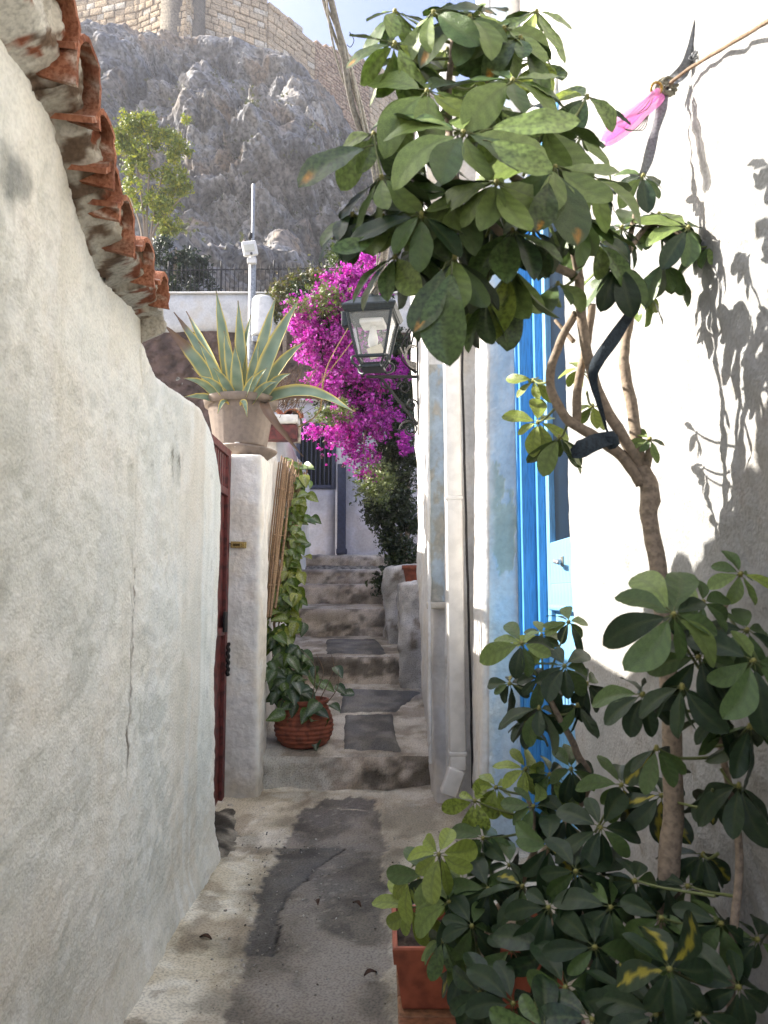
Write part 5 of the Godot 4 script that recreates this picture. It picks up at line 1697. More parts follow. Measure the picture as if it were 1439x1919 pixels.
# ---------------------------------------------------------------- bougainvillea behind the lantern
func bougainvillea() -> void:
	var root := thing("bougainvillea", "magenta bougainvillea cascading beside the lantern over dark foliage", "plant", Vector3(0.138, 1.655, -7.9))
	var bloom := [[Vector3(-0.175, 5.126, -8.3), Vector3(0.172, 0.195, 0.172)], [Vector3(-0.471, 4.88, -8.3), Vector3(0.263, 0.229, 0.263)], [Vector3(-0.765, 4.604, -8.3), Vector3(0.263, 0.229, 0.263)], [Vector3(-0.175, 4.788, -8.3), Vector3(0.229, 0.252, 0.229)], [Vector3(-0.703, 4.24, -8.3), Vector3(0.275, 0.229, 0.275)], [Vector3(-0.351, 4.361, -8.3), Vector3(0.263, 0.263, 0.263)], [Vector3(-0.466, 3.938, -8.3), Vector3(0.298, 0.263, 0.298)], [Vector3(-0.7, 3.818, -8.3), Vector3(0.172, 0.172, 0.172)], [Vector3(-0.114, 3.938, -8.3), Vector3(0.195, 0.263, 0.195)], [Vector3(-0.347, 3.52, -8.3), Vector3(0.275, 0.24, 0.275)], [Vector3(-0.462, 3.224, -8.3), Vector3(0.229, 0.172, 0.229)], [Vector3(-0.229, 3.047, -8.3), Vector3(0.206, 0.183, 0.206)], [Vector3(-0.171, 2.842, -8.3), Vector3(0.103, 0.114, 0.103)], [Vector3(-0.941, 4.482, -8.3), Vector3(0.092, 0.126, 0.092)], [Vector3(-0.383, 5.003, -8.3), Vector3(0.172, 0.149, 0.172)], [Vector3(-0.055, 3.461, -8.3), Vector3(0.126, 0.229, 0.126)], [Vector3(-0.776, 3.271, -8.3), Vector3(0.057, 0.057, 0.057)]]
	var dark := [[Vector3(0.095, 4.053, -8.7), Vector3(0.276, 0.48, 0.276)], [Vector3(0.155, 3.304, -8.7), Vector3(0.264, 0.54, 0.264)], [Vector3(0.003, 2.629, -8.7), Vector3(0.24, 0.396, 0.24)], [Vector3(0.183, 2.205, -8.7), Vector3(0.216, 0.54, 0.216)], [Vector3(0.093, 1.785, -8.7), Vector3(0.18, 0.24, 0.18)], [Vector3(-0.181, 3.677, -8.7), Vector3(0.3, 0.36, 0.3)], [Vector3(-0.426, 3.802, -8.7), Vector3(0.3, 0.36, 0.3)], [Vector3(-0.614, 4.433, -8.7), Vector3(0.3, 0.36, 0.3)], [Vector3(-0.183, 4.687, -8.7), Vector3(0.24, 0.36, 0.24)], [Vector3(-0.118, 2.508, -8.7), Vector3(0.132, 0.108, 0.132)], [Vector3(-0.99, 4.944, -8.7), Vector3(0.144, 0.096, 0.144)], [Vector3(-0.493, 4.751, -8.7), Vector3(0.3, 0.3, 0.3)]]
	var flowers := Shape.new()
	for k in 3:
		var t := Transform3D(Basis(Vector3.UP, TAU * k / 3.0), Vector3.ZERO)
		var i := flowers.vert(t * Vector3(0, 0, 0.1))
		flowers.vert(t * Vector3(0.42, 0.35, 0.45))
		flowers.vert(t * Vector3(0, 0.75, 0.8))
		flowers.vert(t * Vector3(-0.42, 0.35, 0.45))
		flowers.tri(i, i + 1, i + 2)
		flowers.tri(i, i + 2, i + 3)
	var mm := leaf_cloud(9000, 0.033, blobs(bloom, 300, 77, 0.10), [Color(0.56, 0.055, 0.48), Color(0.74, 0.12, 0.64), Color(0.36, 0.03, 0.33), Color(0.84, 0.30, 0.74), Color(0.22, 0.02, 0.17), Color(0.62, 0.05, 0.36), Color(0.08, 0.09, 0.03)])
	mm.mesh = flowers.mesh()
	cloud_part("blossoms", mm, W.petal, root)
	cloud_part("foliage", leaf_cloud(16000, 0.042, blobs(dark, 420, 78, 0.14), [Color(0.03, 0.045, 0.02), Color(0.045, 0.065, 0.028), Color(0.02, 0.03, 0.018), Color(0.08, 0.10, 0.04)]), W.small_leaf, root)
	cloud_part("young_leaves", leaf_cloud(900, 0.036, blobs([[Vector3(-0.164, 2.598, -8), Vector3(0.143, 0.099, 0.143)], [Vector3(-0.025, 2.711, -8), Vector3(0.11, 0.166, 0.11)], [Vector3(-0.91, 4.641, -8), Vector3(0.11, 0.11, 0.11)], [Vector3(-0.817, 3.852, -8), Vector3(0.077, 0.11, 0.077)], [Vector3(-0.503, 3.449, -8), Vector3(0.166, 0.11, 0.166)], [Vector3(-0.682, 4.671, -8), Vector3(0.221, 0.11, 0.221)], [Vector3(-0.671, 3.334, -8), Vector3(0.11, 0.077, 0.11)]], 40, 79, 0.12), [Color(0.16, 0.19, 0.07), Color(0.22, 0.24, 0.12), Color(0.10, 0.13, 0.05)]), W.small_leaf, root)
	cloud_part("stray_blossoms", leaf_cloud(420, 0.030, blobs([[Vector3(0.2, 3.449, -8), Vector3(0.077, 0.066, 0.077)], [Vector3(0.227, 3.106, -8), Vector3(0.066, 0.132, 0.066)], [Vector3(0.144, 3.852, -8), Vector3(0.066, 0.088, 0.066)], [Vector3(-0.169, 5.176, -8), Vector3(0.066, 0.077, 0.066)], [Vector3(0.229, 3.968, -8), Vector3(0.055, 0.066, 0.055)]], 18, 80, 0.07), [Color(0.46, 0.045, 0.42), Color(0.36, 0.03, 0.34)]), W.petal, root)
	var s: Shape
	for q in [[Vector3(0.152, 1.488, -8.7), Vector3(0.186, 2.519, -8.8), Vector3(0.003, 3.702, -8.8), Vector3(-0.492, 4.687, -8.7)], [Vector3(0.209, 1.488, -8.6), Vector3(0.279, 2.827, -8.8), Vector3(0.128, 4.466, -8.8), Vector3(-0.182, 5.16, -8.6)], [Vector3(0.124, 1.487, -8.8), Vector3(0.064, 2.827, -8.8), Vector3(-0.178, 3.407, -8.6), Vector3(-0.229, 2.93, -8.3)]]:
		s = Shape.new()
		s.tube(curve(q, 6), taper(0.03, 0.008, 19), 7)
		part("stem", s, W.bark, root)


# ---------------------------------------------------------------- overhead cables, plant line and pegs
func line_and_cables() -> void:
	var root := thing("cable_bundle", "thick twisted bundle of pale overhead cables hanging against the sky", "cable", Vector3(-0.09, 4.075, -4.2))
	var way := curve([Vector3(-0.322, 4.681, -3.6), Vector3(-0.268, 4.53, -3.7), Vector3(-0.203, 4.375, -3.85), Vector3(-0.151, 4.234, -4), Vector3(-0.084, 4.091, -4.2), Vector3(-0.024, 4.01, -4.4), Vector3(0.016, 3.936, -4.9), Vector3(-0.029, 3.837, -5.45), Vector3(-0.067, 3.791, -5.66)], 8)
	for q in [[0.0, 0.013, 0.017], [2.1, 0.014, 0.009], [4.2, 0.016, 0.009], [1.1, 0.022, 0.006], [3.3, 0.024, 0.006]]:
		var s := Shape.new()
		var pts := []
		for k in way.size():
			var a: float = q[0] + k * 0.13
			var loose := 1.0 + 1.3 * maxf(0.0, sin(k * 0.11 + q[0] - 1.2))
			pts.append(way[k] + Vector3(cos(a), 0.15 * sin(a * 0.7), sin(a)) * q[1] * loose)
		s.tube(pts, [q[2]], 8, Color(1, 1, 1) if q[2] < 0.01 else Color(0.62, 0.62, 0.64))
		part("cable", s, W.cable, root)
	var wire := Shape.new()
	wire.tube(curve([Vector3(-0.179, 4.45, -3.75), Vector3(-0.156, 4.398, -3.74), Vector3(-0.174, 4.374, -3.76), Vector3(-0.195, 4.417, -3.8)], 5), [0.002], 5, Color(0.3, 0.3, 0.3))
	part("binding_wire", wire, W.iron, root)

	# the cord that holds the schefflera back to the wall
	var knot := Vector3(0.745, 2.879, -1.92)
	var cord := thing("plant_cord", "rough brown cord stretched to the white wall, knotted above the schefflera", "cord", knot)
	var s := Shape.new()
	var far := Vector3(0.765, 2.857, -1.82)
	s.tube(curve([knot, far, Vector3(0.777, 2.783, -1.64), Vector3(0.769, 2.687, -1.44), Vector3(0.785, 2.639, -1.3)], 6), [0.0045], 7, Color(0.75, 0.65, 0.55), true, 0.2)
	part("cord", s, W.bark, cord)
	s = Shape.new()
	for k in 7:
		var pts := []
		var ax := Vector3(rng.randfn(), rng.randfn(), rng.randfn()).normalized()
		for j in 12:
			pts.append(knot + Vector3(0.014, 0, 0).rotated(ax, j * 0.6) + Vector3(rng.randfn(0, 0.003), rng.randfn(0, 0.003), (k - 3) * 0.003) + Vector3(cos(j * 0.6), sin(j * 0.6), 0) * 0.012)
		s.tube(pts, [0.004], 5, Color(0.7, 0.7, 0.6))
	part("knot", s, W.cable, cord)
	s = Shape.new()
	s.tube([Vector3(0.803, 2.937, -1.84), Vector3(0.809, 2.947, -1.84), Vector3(0.814, 2.926, -1.84), Vector3(0.797, 2.918, -1.84), Vector3(0.788, 2.903, -1.84)], [0.003], 6, Color(0.5, 0.5, 0.5))
	var coil := []
	for k in 34:
		var a := k * 0.75
		coil.append(Vector3(0.787, 2.905, -1.85).lerp(Vector3(0.819, 2.946, -1.85), k / 33.0) + Vector3(cos(a), sin(a), 0.4 * cos(a)) * 0.009)
	s.tube(coil, [0.0018], 5, Color(0.6, 0.6, 0.6))
	part("wire_coil", s, W.steel, cord)
	# grey cloth strap: one end stands up above the knot, the other runs down to the branch
	var strap := thing("grey_strap", "grey cloth strap tied round the cord knot, hanging down to the branch", "strap", knot)
	ribbon(strap, "strap_end", curve([knot + Vector3(0.01, 0.01, 0.0), Vector3(0.784, 2.907, -1.88), Vector3(0.803, 2.989, -1.86), Vector3(0.818, 3.062, -1.85)], 5), [0.03, 0.034, 0.022, 0.004])
	ribbon(strap, "strap", curve([knot, Vector3(0.733, 2.823, -1.92), Vector3(0.717, 2.762, -1.93), Vector3(0.692, 2.681, -1.93), Vector3(0.665, 2.614, -1.93)], 5), [0.012, 0.028, 0.02, 0.03, 0.02])
	# pink plastic peg
	var peg := thing("pink_peg", "translucent pink plastic peg dangling from the cord knot", "peg", knot)
	var pink := plain(Color(0.86, 0.60, 0.79, 0.55), 0.35)
	pink.transparency = BaseMaterial3D.TRANSPARENCY_ALPHA
	pink.backlight_enabled = true
	pink.backlight = Color(0.9, 0.5, 0.8)
	for q in [[Vector3(0.718, 2.852, -1.9), Vector3(0.648, 2.782, -1.88), Vector3(0.554, 2.694, -1.86), 0.020], [Vector3(0.726, 2.837, -1.9), Vector3(0.659, 2.771, -1.89), Vector3(0.565, 2.686, -1.87), 0.016]]:
		s = Shape.new()
		s.tube(curve(q.slice(0, 3), 6), [0.010, 0.012, 0.013, 0.012, 0.012, q[3] * 0.8, q[3] * 0.8, q[3], q[3], q[3], q[3] * 0.9, q[3] * 0.7, 0.004], 10)
		part("jaw", s, pink, peg)
	s = Shape.new()
	for k in 4:
		s.tube(curve([Vector3(0.702, 2.845, -1.89), Vector3(0.645, 2.783, -1.87) + Vector3(0.010 * k, 0, 0), Vector3(0.606, 2.737, -1.86) - Vector3(0.005 * k, 0, 0), Vector3(0.636, 2.725, -1.87) + Vector3(0.008 * k, 0, 0), Vector3(0.686, 2.781, -1.89)], 5), [0.0012], 4, Color(0.7, 0.6, 0.6))
	part("thread", s, W.cable, peg)
	s = Shape.new()
	var rg := []
	for k in 15:
		rg.append(Vector3(0.709, 2.854, -1.89) + Vector3(cos(k * 0.449), sin(k * 0.449), 0.3 * sin(k * 0.449)) * 0.014)
	s.tube(rg, [0.0035], 7, Color(0.75, 0.6, 0.4))
	part("ring", s, W.brass, peg)

func ribbon(root: Node3D, called: String, line: Array, widths: Array) -> void:
	var s := Shape.new()
	var n := line.size()
	for skin in [0.0, 0.0022]:
		s.grid(3, n - 1, func(u: float, w: float):
			var k := roundi(w * (n - 1))
			var t: Vector3 = (line[mini(k + 1, n - 1)] - line[maxi(k - 1, 0)]).normalized()
			var side := t.cross(Vector3(0.25, 0.2, 1).normalized()).normalized().rotated(t, 0.5 * sin(w * 5.0))
			var f := w * (widths.size() - 1)
			var i := mini(int(f), widths.size() - 2)
			var wide := lerpf(widths[i], widths[i + 1], f - i)
			return line[k] + side * (u - 0.5) * wide + side.cross(t) * (skin + 0.004 * cos(u * 5.0 + w * 9.0)), null, skin > 0.0)
	part(called, s, W.grey_cloth if called.begins_with("strap") else W.cloth, root)


# ---------------------------------------------------------------- scheffleras
var leaf_kinds := {}

func leaflet(tone: String, sd: int) -> ArrayMesh:   # one unit long along z, its upper side towards y
	var r := RandomNumberGenerator.new()
	r.seed = 900 + sd * 7
	var deep: Color = {"dark": Color(0.028, 0.055, 0.022), "mid": Color(0.095, 0.155, 0.046), "olive": Color(0.20, 0.275, 0.075), "young": Color(0.28, 0.35, 0.065), "variegated": Color(0.035, 0.062, 0.026), "spotted": Color(0.07, 0.105, 0.035)}[tone]
	deep = deep.lerp(deep * 1.35, r.randf())
	var fat := r.randf_range(0.19, 0.235)
	var sag := r.randf_range(-0.04, 0.34)
	var fold := r.randf_range(0.05, 0.32)
	var curl := r.randf_range(-0.10, 0.10)
	var patch := r.randf_range(0.3, 0.7)
	var s := Shape.new()
	for skin in 2:
		s.grid(8, 16, func(u: float, w: float):
			var q := (u - 0.5) * 2.0
			var half := fat * pow(maxf(0.0, sin(PI * pow(w, 1.38))), 0.58)
			if w < 0.03:
				half = 0.004
			var ripple := 0.010 * sin(w * 14.0 + sd) * absf(q) + 0.0035 * sin(w * 44.0 - absf(q) * 9.0)
			return Vector3(q * half + curl * sin(w * PI), absf(q) * half * fold - w * w * sag + ripple - skin * 0.006 * (1.0 - q * q), 0.12 + w * 0.88),
			func(_p: Vector3, u: float, w: float):
				var q := absf(u - 0.5) * 2.0
				var c := deep.lerp(deep * 1.35, 0.5 + 0.5 * sin(w * 33.0 - q * 6.0) if q > 0.2 else 0.5)
				c = c.lerp(Color(0.15, 0.19, 0.07), (1.0 - sstep(0.02, 0.11, q)) * (1.0 - w * 0.8) * 0.6)
				if tone == "variegated":
					var edge := 0.42 - 0.30 * w + 0.16 * sin(w * 19.0 + sd * 2.0)
					c = c.lerp(Color(0.58, 0.50, 0.06), 1.0 - sstep(edge - 0.06, edge + 0.06, q))
				if tone == "spotted":
					var dd := Vector2((w - (0.72 + patch * 0.25)) * 3.4, (u - 0.5 - 0.5 * (patch - 0.5)) * 2.6).length()
					c = c.lerp(Color(0.60, 0.30, 0.05), 1.0 - sstep(0.22, 0.45, dd + 0.08 * sin(u * 30.0)))
				if skin == 1:
					c = c.lerp(Color(0.12, 0.165, 0.075), 0.6)
				return c, skin == 1)
	s.tube([Vector3(0, 0, 0), Vector3(0, 0.008, 0.07), Vector3(0, 0, 0.14)], [0.012, 0.010, 0.010], 5, Color(0.16, 0.19, 0.06))
	return s.mesh()

func kind_of_leaf(tone: String) -> ArrayMesh:
	if not leaf_kinds.has(tone):
		leaf_kinds[tone] = []
		for k in 6:
			leaf_kinds[tone].append(leaflet(tone, k + tone.length() * 10))
	return leaf_kinds[tone][rng.randi() % 6]

var leaf_count := {}
var spare := {}

func add_leaf(root: Node3D, at: Vector3, dir: Vector3, up: Vector3, long: float, tone: String) -> void:
	var z := dir.normalized()
	var x := up.cross(z).normalized()
	var t := Transform3D(Basis(x, z.cross(x), z).scaled_local(Vector3.ONE * long), at)
	leaf_count[root] = leaf_count.get(root, 0) + 1
	if leaf_count[root] > 298:   # past three hundred: one joined part
		if not spare.has(root):
			spare[root] = SurfaceTool.new()
		spare[root].append_from(kind_of_leaf(tone), 0, t)
		return
	var o := MeshInstance3D.new()
	o.name = numbered(root, "leaf")
	o.mesh = kind_of_leaf(tone)
	o.material_override = W.leaf
	root.add_child(o)
	o.transform = root.transform.affine_inverse() * t

func add_spare(root: Node3D) -> void:
	if spare.has(root):
		part("inner_leaves", spare[root].commit(), W.leaf, root, "", "stuff")

# a compound leaf: leaflets like the ribs of an umbrella round one hub, on a stalk that leaves the stem
func whorl(root: Node3D, stalks: Shape, hub: Vector3, long: float, n: int, axis: Vector3, droop: float, tone: String, stem: Vector3) -> void:
	axis = axis.normalized()
	var a := axis.cross(Vector3(0.31, 0.2, -0.9)).normalized()
	var b := axis.cross(a)
	var first := rng.randf() * TAU
	for k in n:
		var t := first + TAU * (k + rng.randf_range(-0.22, 0.22)) / n
		var radial := a * cos(t) + b * sin(t)
		var e := -droop + rng.randfn(0, 0.16)
		var dir := radial * cos(e) + axis * sin(e)
		dir.y -= 0.10
		var tn := tone
		var chance := rng.randf()
		if tone == "mid":
			tn = "dark" if chance < 0.25 else "olive" if chance > 0.8 else "mid"
		elif tone == "olive":
			tn = "mid" if chance < 0.25 else "spotted" if chance > 0.93 else "young" if chance > 0.88 else "olive"
		elif tone == "dark":
			tn = "mid" if chance < 0.25 else "variegated" if chance > 0.97 else "dark"
		elif tone == "variegated":
			tn = "dark" if chance < 0.55 else "variegated"
		add_leaf(root, hub, dir, axis + Vector3(rng.randfn(0, 0.22), rng.randfn(0, 0.22), rng.randfn(0, 0.22)) + radial * e * 0.6, long * rng.randf_range(0.62, 1.12), tn)
	stalks.tube(curve([stem, stem.lerp(hub, 0.6) - axis * long * 0.12, hub], 4), taper(0.0036, 0.0022, 9), 6, Color(0.15, 0.18, 0.06))
	stalks.tube([hub - axis * 0.006, hub + axis * 0.004], [0.006, 0.004], 7, Color(0.26, 0.25, 0.07))

func schefflera() -> void:
	var green := plain(Color.WHITE, 0.55, 0.0, true)
	# --- the tall one, tied back to the wall
	var pot_at := Vector3(0.63, 0.07, -1.80)
	var root := thing("tall_schefflera", "tall umbrella tree with forked pale trunk and big glossy leaves overhead", "plant", pot_at + Vector3(0, 0.4, 0))
	var s := Shape.new()
	var fork := Vector3(0.617, 1.849, -1.84)
	var up_l := Vector3(0.45, 2.272, -1.72)
	s.tube(curve([pot_at + Vector3(0, 0.3, 0), Vector3(0.628, 0.869, -1.79), Vector3(0.652, 1.083, -1.8), Vector3(0.658, 1.377, -1.82), Vector3(0.646, 1.612, -1.83), Vector3(0.633, 1.727, -1.84), Vector3(0.638, 1.791, -1.84), fork], 5), [0.026, 0.026, 0.026, 0.025, 0.025, 0.025, 0.024, 0.024, 0.024, 0.023, 0.022, 0.022, 0.022, 0.022, 0.021, 0.021, 0.021, 0.021, 0.021, 0.020, 0.020, 0.020, 0.020, 0.019, 0.019, 0.020, 0.021, 0.022, 0.024, 0.023, 0.022, 0.022, 0.022, 0.021, 0.021, 0.021, 0.020], 12, Color.WHITE, true, 0.06)
	part("trunk", s, W.bark, root)
	s = Shape.new()
	for q in [[[fork - Vector3(0, 0.02, 0), Vector3(0.599, 1.984, -1.83), Vector3(0.583, 2.09, -1.83), Vector3(0.591, 2.16, -1.84), Vector3(0.613, 2.248, -1.86), Vector3(0.604, 2.386, -1.86)], 0.015, 0.009],
			[[fork - Vector3(0, 0.04, 0), Vector3(0.566, 1.872, -1.82), Vector3(0.486, 1.923, -1.8), Vector3(0.43, 1.962, -1.8), Vector3(0.392, 2.046, -1.79), Vector3(0.415, 2.136, -1.77), Vector3(0.449, 2.2, -1.75)], 0.014, 0.009],
			[[fork, Vector3(0.562, 1.919, -1.8), Vector3(0.508, 2.004, -1.78), Vector3(0.474, 2.108, -1.76), Vector3(0.457, 2.203, -1.74), up_l], 0.014, 0.011],
			[[Vector3(0.458, 1.947, -1.81), Vector3(0.462, 2.042, -1.8), Vector3(0.481, 2.14, -1.78), Vector3(0.49, 2.224, -1.76)], 0.011, 0.009],
			[[up_l, Vector3(0.419, 2.333, -1.66), Vector3(0.348, 2.363, -1.55), Vector3(0.253, 2.366, -1.45)], 0.011, 0.008], [[up_l, Vector3(0.326, 2.278, -1.62), Vector3(0.22, 2.302, -1.52), Vector3(0.137, 2.366, -1.45)], 0.010, 0.007],
			[[Vector3(0.137, 2.366, -1.45), Vector3(0.134, 2.558, -1.52), Vector3(0.15, 2.749, -1.55)], 0.008, 0.006], [[Vector3(0.22, 2.302, -1.52), Vector3(0.088, 2.302, -1.52), Vector3(0.011, 2.316, -1.46)], 0.008, 0.005], [[Vector3(0.604, 2.386, -1.86), Vector3(0.671, 2.47, -1.86), Vector3(0.739, 2.427, -1.83)], 0.008, 0.005],
			[[Vector3(0.459, 2.153, -1.82), Vector3(0.422, 2.217, -1.85)], 0.006, 0.004], [[Vector3(0.604, 2.386, -1.86), Vector3(0.669, 2.605, -1.9)], 0.008, 0.005], [[fork + Vector3(0.012, 0.0, 0.01), fork + Vector3(0.02, 0.045, 0.012)], 0.010, 0.008]]:
		s = Shape.new()
		var pts := curve(q[0], 5)
		s.tube(pts, taper(q[1], q[2], pts.size()), 9, Color.WHITE, true, 0.07)
		part("branch", s, W.bark, root)
	var stalks := Shape.new()
	# hub, leaflet length in metres, number, axis, droop, tone, where the stalk leaves the stem
	var F := Vector3(0.02, 0.55, 0.83)
	var U := Vector3(-0.05, 0.92, 0.38)
	var list := [
		[Vector3(0.241, 2.505, -1.36), 0.125, 8, F, 0.15, "olive", Vector3(0.198, 2.487, -1.5)], [Vector3(0.083, 2.511, -1.4), 0.125, 8, F, 0.2, "olive", Vector3(0.138, 2.521, -1.5)], [Vector3(0.208, 2.305, -1.36), 0.125, 8, F, 0.3, "olive", Vector3(0.225, 2.338, -1.48)], [Vector3(0.07, 2.253, -1.38), 0.12, 8, F, 0.35, "mid", Vector3(0.087, 2.292, -1.5)], [Vector3(0.169, 2.682, -1.42), 0.12, 8, F, 0.2, "olive", Vector3(0.15, 2.736, -1.55)], [Vector3(0.316, 2.471, -1.44), 0.12, 8, F, 0.3, "olive", Vector3(0.28, 2.383, -1.48)], [Vector3(0.439, 2.422, -1.55), 0.115, 8, F, 0.35, "olive", Vector3(0.403, 2.361, -1.64)],
		[Vector3(0.141, 2.364, -1.3), 0.140, 9, F, 0.10, "olive", Vector3(0.137, 2.366, -1.45)], [Vector3(0.326, 2.357, -1.4), 0.138, 9, F, 0.25, "olive", Vector3(0.255, 2.361, -1.46)], [Vector3(0.132, 2.315, -1.42), 0.120, 9, F, 0.30, "mid", Vector3(0.139, 2.366, -1.47)],
		[Vector3(0.135, 2.188, -1.42), 0.160, 8, U, 0.80, "mid", Vector3(0.174, 2.314, -1.5)], [Vector3(0.247, 2.704, -1.48), 0.115, 8, F, 0.20, "olive", Vector3(0.15, 2.712, -1.55)], [Vector3(0.098, 2.691, -1.42), 0.115, 8, Vector3(-0.3, 0.5, 0.8), 0.2, "olive", Vector3(0.15, 2.749, -1.55)],
		[Vector3(0.14, 2.747, -1.6), 0.10, 7, F, 0.3, "young", Vector3(0.148, 2.668, -1.54)], [Vector3(-0.005, 2.338, -1.4), 0.125, 8, Vector3(-0.3, 0.6, 0.7), 0.45, "olive", Vector3(0.011, 2.316, -1.46)], [Vector3(-0.002, 2.299, -1.48), 0.115, 8, F, 0.4, "mid", Vector3(0.017, 2.315, -1.48)],
		[Vector3(0.262, 2.211, -1.52), 0.115, 8, U, 0.95, "olive", Vector3(0.272, 2.291, -1.57)], [Vector3(0.052, 2.572, -1.55), 0.105, 8, F, 0.35, "olive", Vector3(0.132, 2.534, -1.52)], [Vector3(0.427, 2.53, -1.58), 0.110, 8, F, 0.35, "olive", Vector3(0.32, 2.382, -1.52)],
		[Vector3(0.591, 2.453, -1.84), 0.120, 9, F, 0.30, "mid", Vector3(0.604, 2.386, -1.86)], [Vector3(0.74, 2.433, -1.8), 0.118, 8, Vector3(0.3, 0.5, 0.8), 0.35, "mid", Vector3(0.725, 2.427, -1.83)], [Vector3(0.547, 2.319, -1.74), 0.125, 8, F, 0.65, "mid", Vector3(0.591, 2.354, -1.85)],
		[Vector3(0.663, 2.611, -1.88), 0.09, 8, F, 0.3, "mid", Vector3(0.669, 2.59, -1.9)], [Vector3(0.701, 2.372, -1.86), 0.11, 8, U, 0.75, "mid", Vector3(0.697, 2.442, -1.86)], [Vector3(0.428, 2.376, -1.62), 0.125, 8, U, 0.80, "mid", Vector3(0.402, 2.349, -1.64)],
		[Vector3(0.389, 1.978, -1.92), 0.085, 7, F, 0.3, "young", Vector3(0.412, 1.99, -1.8)], [Vector3(0.388, 2.097, -1.96), 0.07, 6, F, 0.4, "young", Vector3(0.394, 2.048, -1.8)], [Vector3(0.433, 1.932, -1.88), 0.085, 7, U, 0.8, "olive", Vector3(0.439, 1.954, -1.81)], [Vector3(0.517, 2.14, -2), 0.065, 6, F, 0.4, "young", Vector3(0.472, 2.094, -1.8)], [Vector3(0.536, 2.027, -1.95), 0.07, 6, F, 0.5, "young", Vector3(0.485, 2.025, -1.81)], [Vector3(0.628, 1.91, -1.8), 0.058, 6, F, 0.3, "olive", Vector3(0.609, 1.893, -1.83)],
		[Vector3(0.082, 2.493, -1.6), 0.11, 8, F, 0.4, "dark", Vector3(0.132, 2.452, -1.5)], [Vector3(0.246, 2.355, -1.58), 0.12, 8, F, 0.4, "dark", Vector3(0.221, 2.307, -1.53)], [Vector3(0.072, 2.245, -1.52), 0.115, 8, F, 0.6, "mid", Vector3(0.089, 2.307, -1.53)], [Vector3(0.215, 2.688, -1.62), 0.11, 8, F, 0.4, "olive", Vector3(0.142, 2.619, -1.54)], [Vector3(0.333, 2.354, -1.65), 0.11, 8, U, 0.6, "dark", Vector3(0.326, 2.29, -1.62)], [Vector3(0.396, 2.251, -1.7), 0.085, 7, U, 0.6, "mid", Vector3(0.444, 2.272, -1.72)], [Vector3(0.494, 2.494, -1.7), 0.10, 8, F, 0.45, "mid", Vector3(0.403, 2.361, -1.64)], [Vector3(0.673, 2.312, -1.9), 0.08, 7, U, 0.8, "olive", Vector3(0.612, 2.289, -1.86)],
		[Vector3(0.276, 2.668, -1.46), 0.115, 8, F, 0.25, "olive", Vector3(0.16, 2.68, -1.54)], [Vector3(0.329, 2.798, -1.55), 0.105, 8, F, 0.3, "olive", Vector3(0.15, 2.749, -1.55)], [Vector3(0.022, 2.648, -1.45), 0.115, 8, F, 0.3, "olive", Vector3(0.137, 2.68, -1.54)], [Vector3(0.447, 2.636, -1.6), 0.10, 7, F, 0.35, "olive", Vector3(0.305, 2.394, -1.5)], [Vector3(0.056, 2.651, -1.5), 0.12, 8, F, 0.3, "olive", Vector3(0.137, 2.656, -1.54)], [Vector3(0.208, 2.798, -1.55), 0.12, 8, F, 0.3, "olive", Vector3(0.15, 2.749, -1.55)], [Vector3(0.023, 2.758, -1.5), 0.10, 7, F, 0.4, "olive", Vector3(0.144, 2.724, -1.55)], [Vector3(0.286, 2.533, -1.5), 0.12, 8, F, 0.35, "olive", Vector3(0.226, 2.383, -1.48)], [Vector3(0.347, 2.739, -1.62), 0.10, 7, F, 0.4, "young", Vector3(0.148, 2.656, -1.54)],
		[Vector3(0.224, 2.512, -1.45), 0.125, 8, F, 0.3, "olive", Vector3(0.141, 2.474, -1.48)], [Vector3(-0.064, 2.314, -1.5), 0.11, 8, U, 0.5, "mid", Vector3(0.011, 2.316, -1.47)], [Vector3(0.022, 2.224, -1.5), 0.12, 8, U, 0.6, "mid", Vector3(0.044, 2.292, -1.5)], [Vector3(0.204, 2.135, -1.5), 0.10, 7, U, 0.9, "mid", Vector3(0.222, 2.288, -1.54)], [Vector3(0.305, 2.371, -1.5), 0.12, 8, U, 0.5, "mid", Vector3(0.255, 2.361, -1.46)], [Vector3(0.074, 2.311, -1.45), 0.12, 8, F, 0.4, "mid", Vector3(0.088, 2.302, -1.52)], [Vector3(-0.022, 2.518, -1.55), 0.11, 8, F, 0.4, "olive", Vector3(0.011, 2.321, -1.47)], [Vector3(0.255, 2.266, -1.47), 0.12, 8, U, 0.6, "mid", Vector3(0.243, 2.318, -1.53)], [Vector3(0.49, 2.352, -1.7), 0.11, 8, F, 0.5, "mid", Vector3(0.444, 2.297, -1.72)], [Vector3(0.812, 2.409, -1.85), 0.09, 8, U, 0.6, "mid", Vector3(0.745, 2.427, -1.83)], [Vector3(0.692, 2.498, -1.86), 0.10, 8, F, 0.4, "mid", Vector3(0.671, 2.47, -1.86)],
		[Vector3(0.214, 2.317, -1.6), 0.115, 8, F, 0.5, "dark", Vector3(0.223, 2.312, -1.54)], [Vector3(0.149, 2.319, -1.58), 0.115, 8, F, 0.5, "dark", Vector3(0.178, 2.335, -1.54)],
	]
	for q in list:
		whorl(root, stalks, q[0], q[1] * 1.13, q[2], q[3], q[4], q[5], q[6])
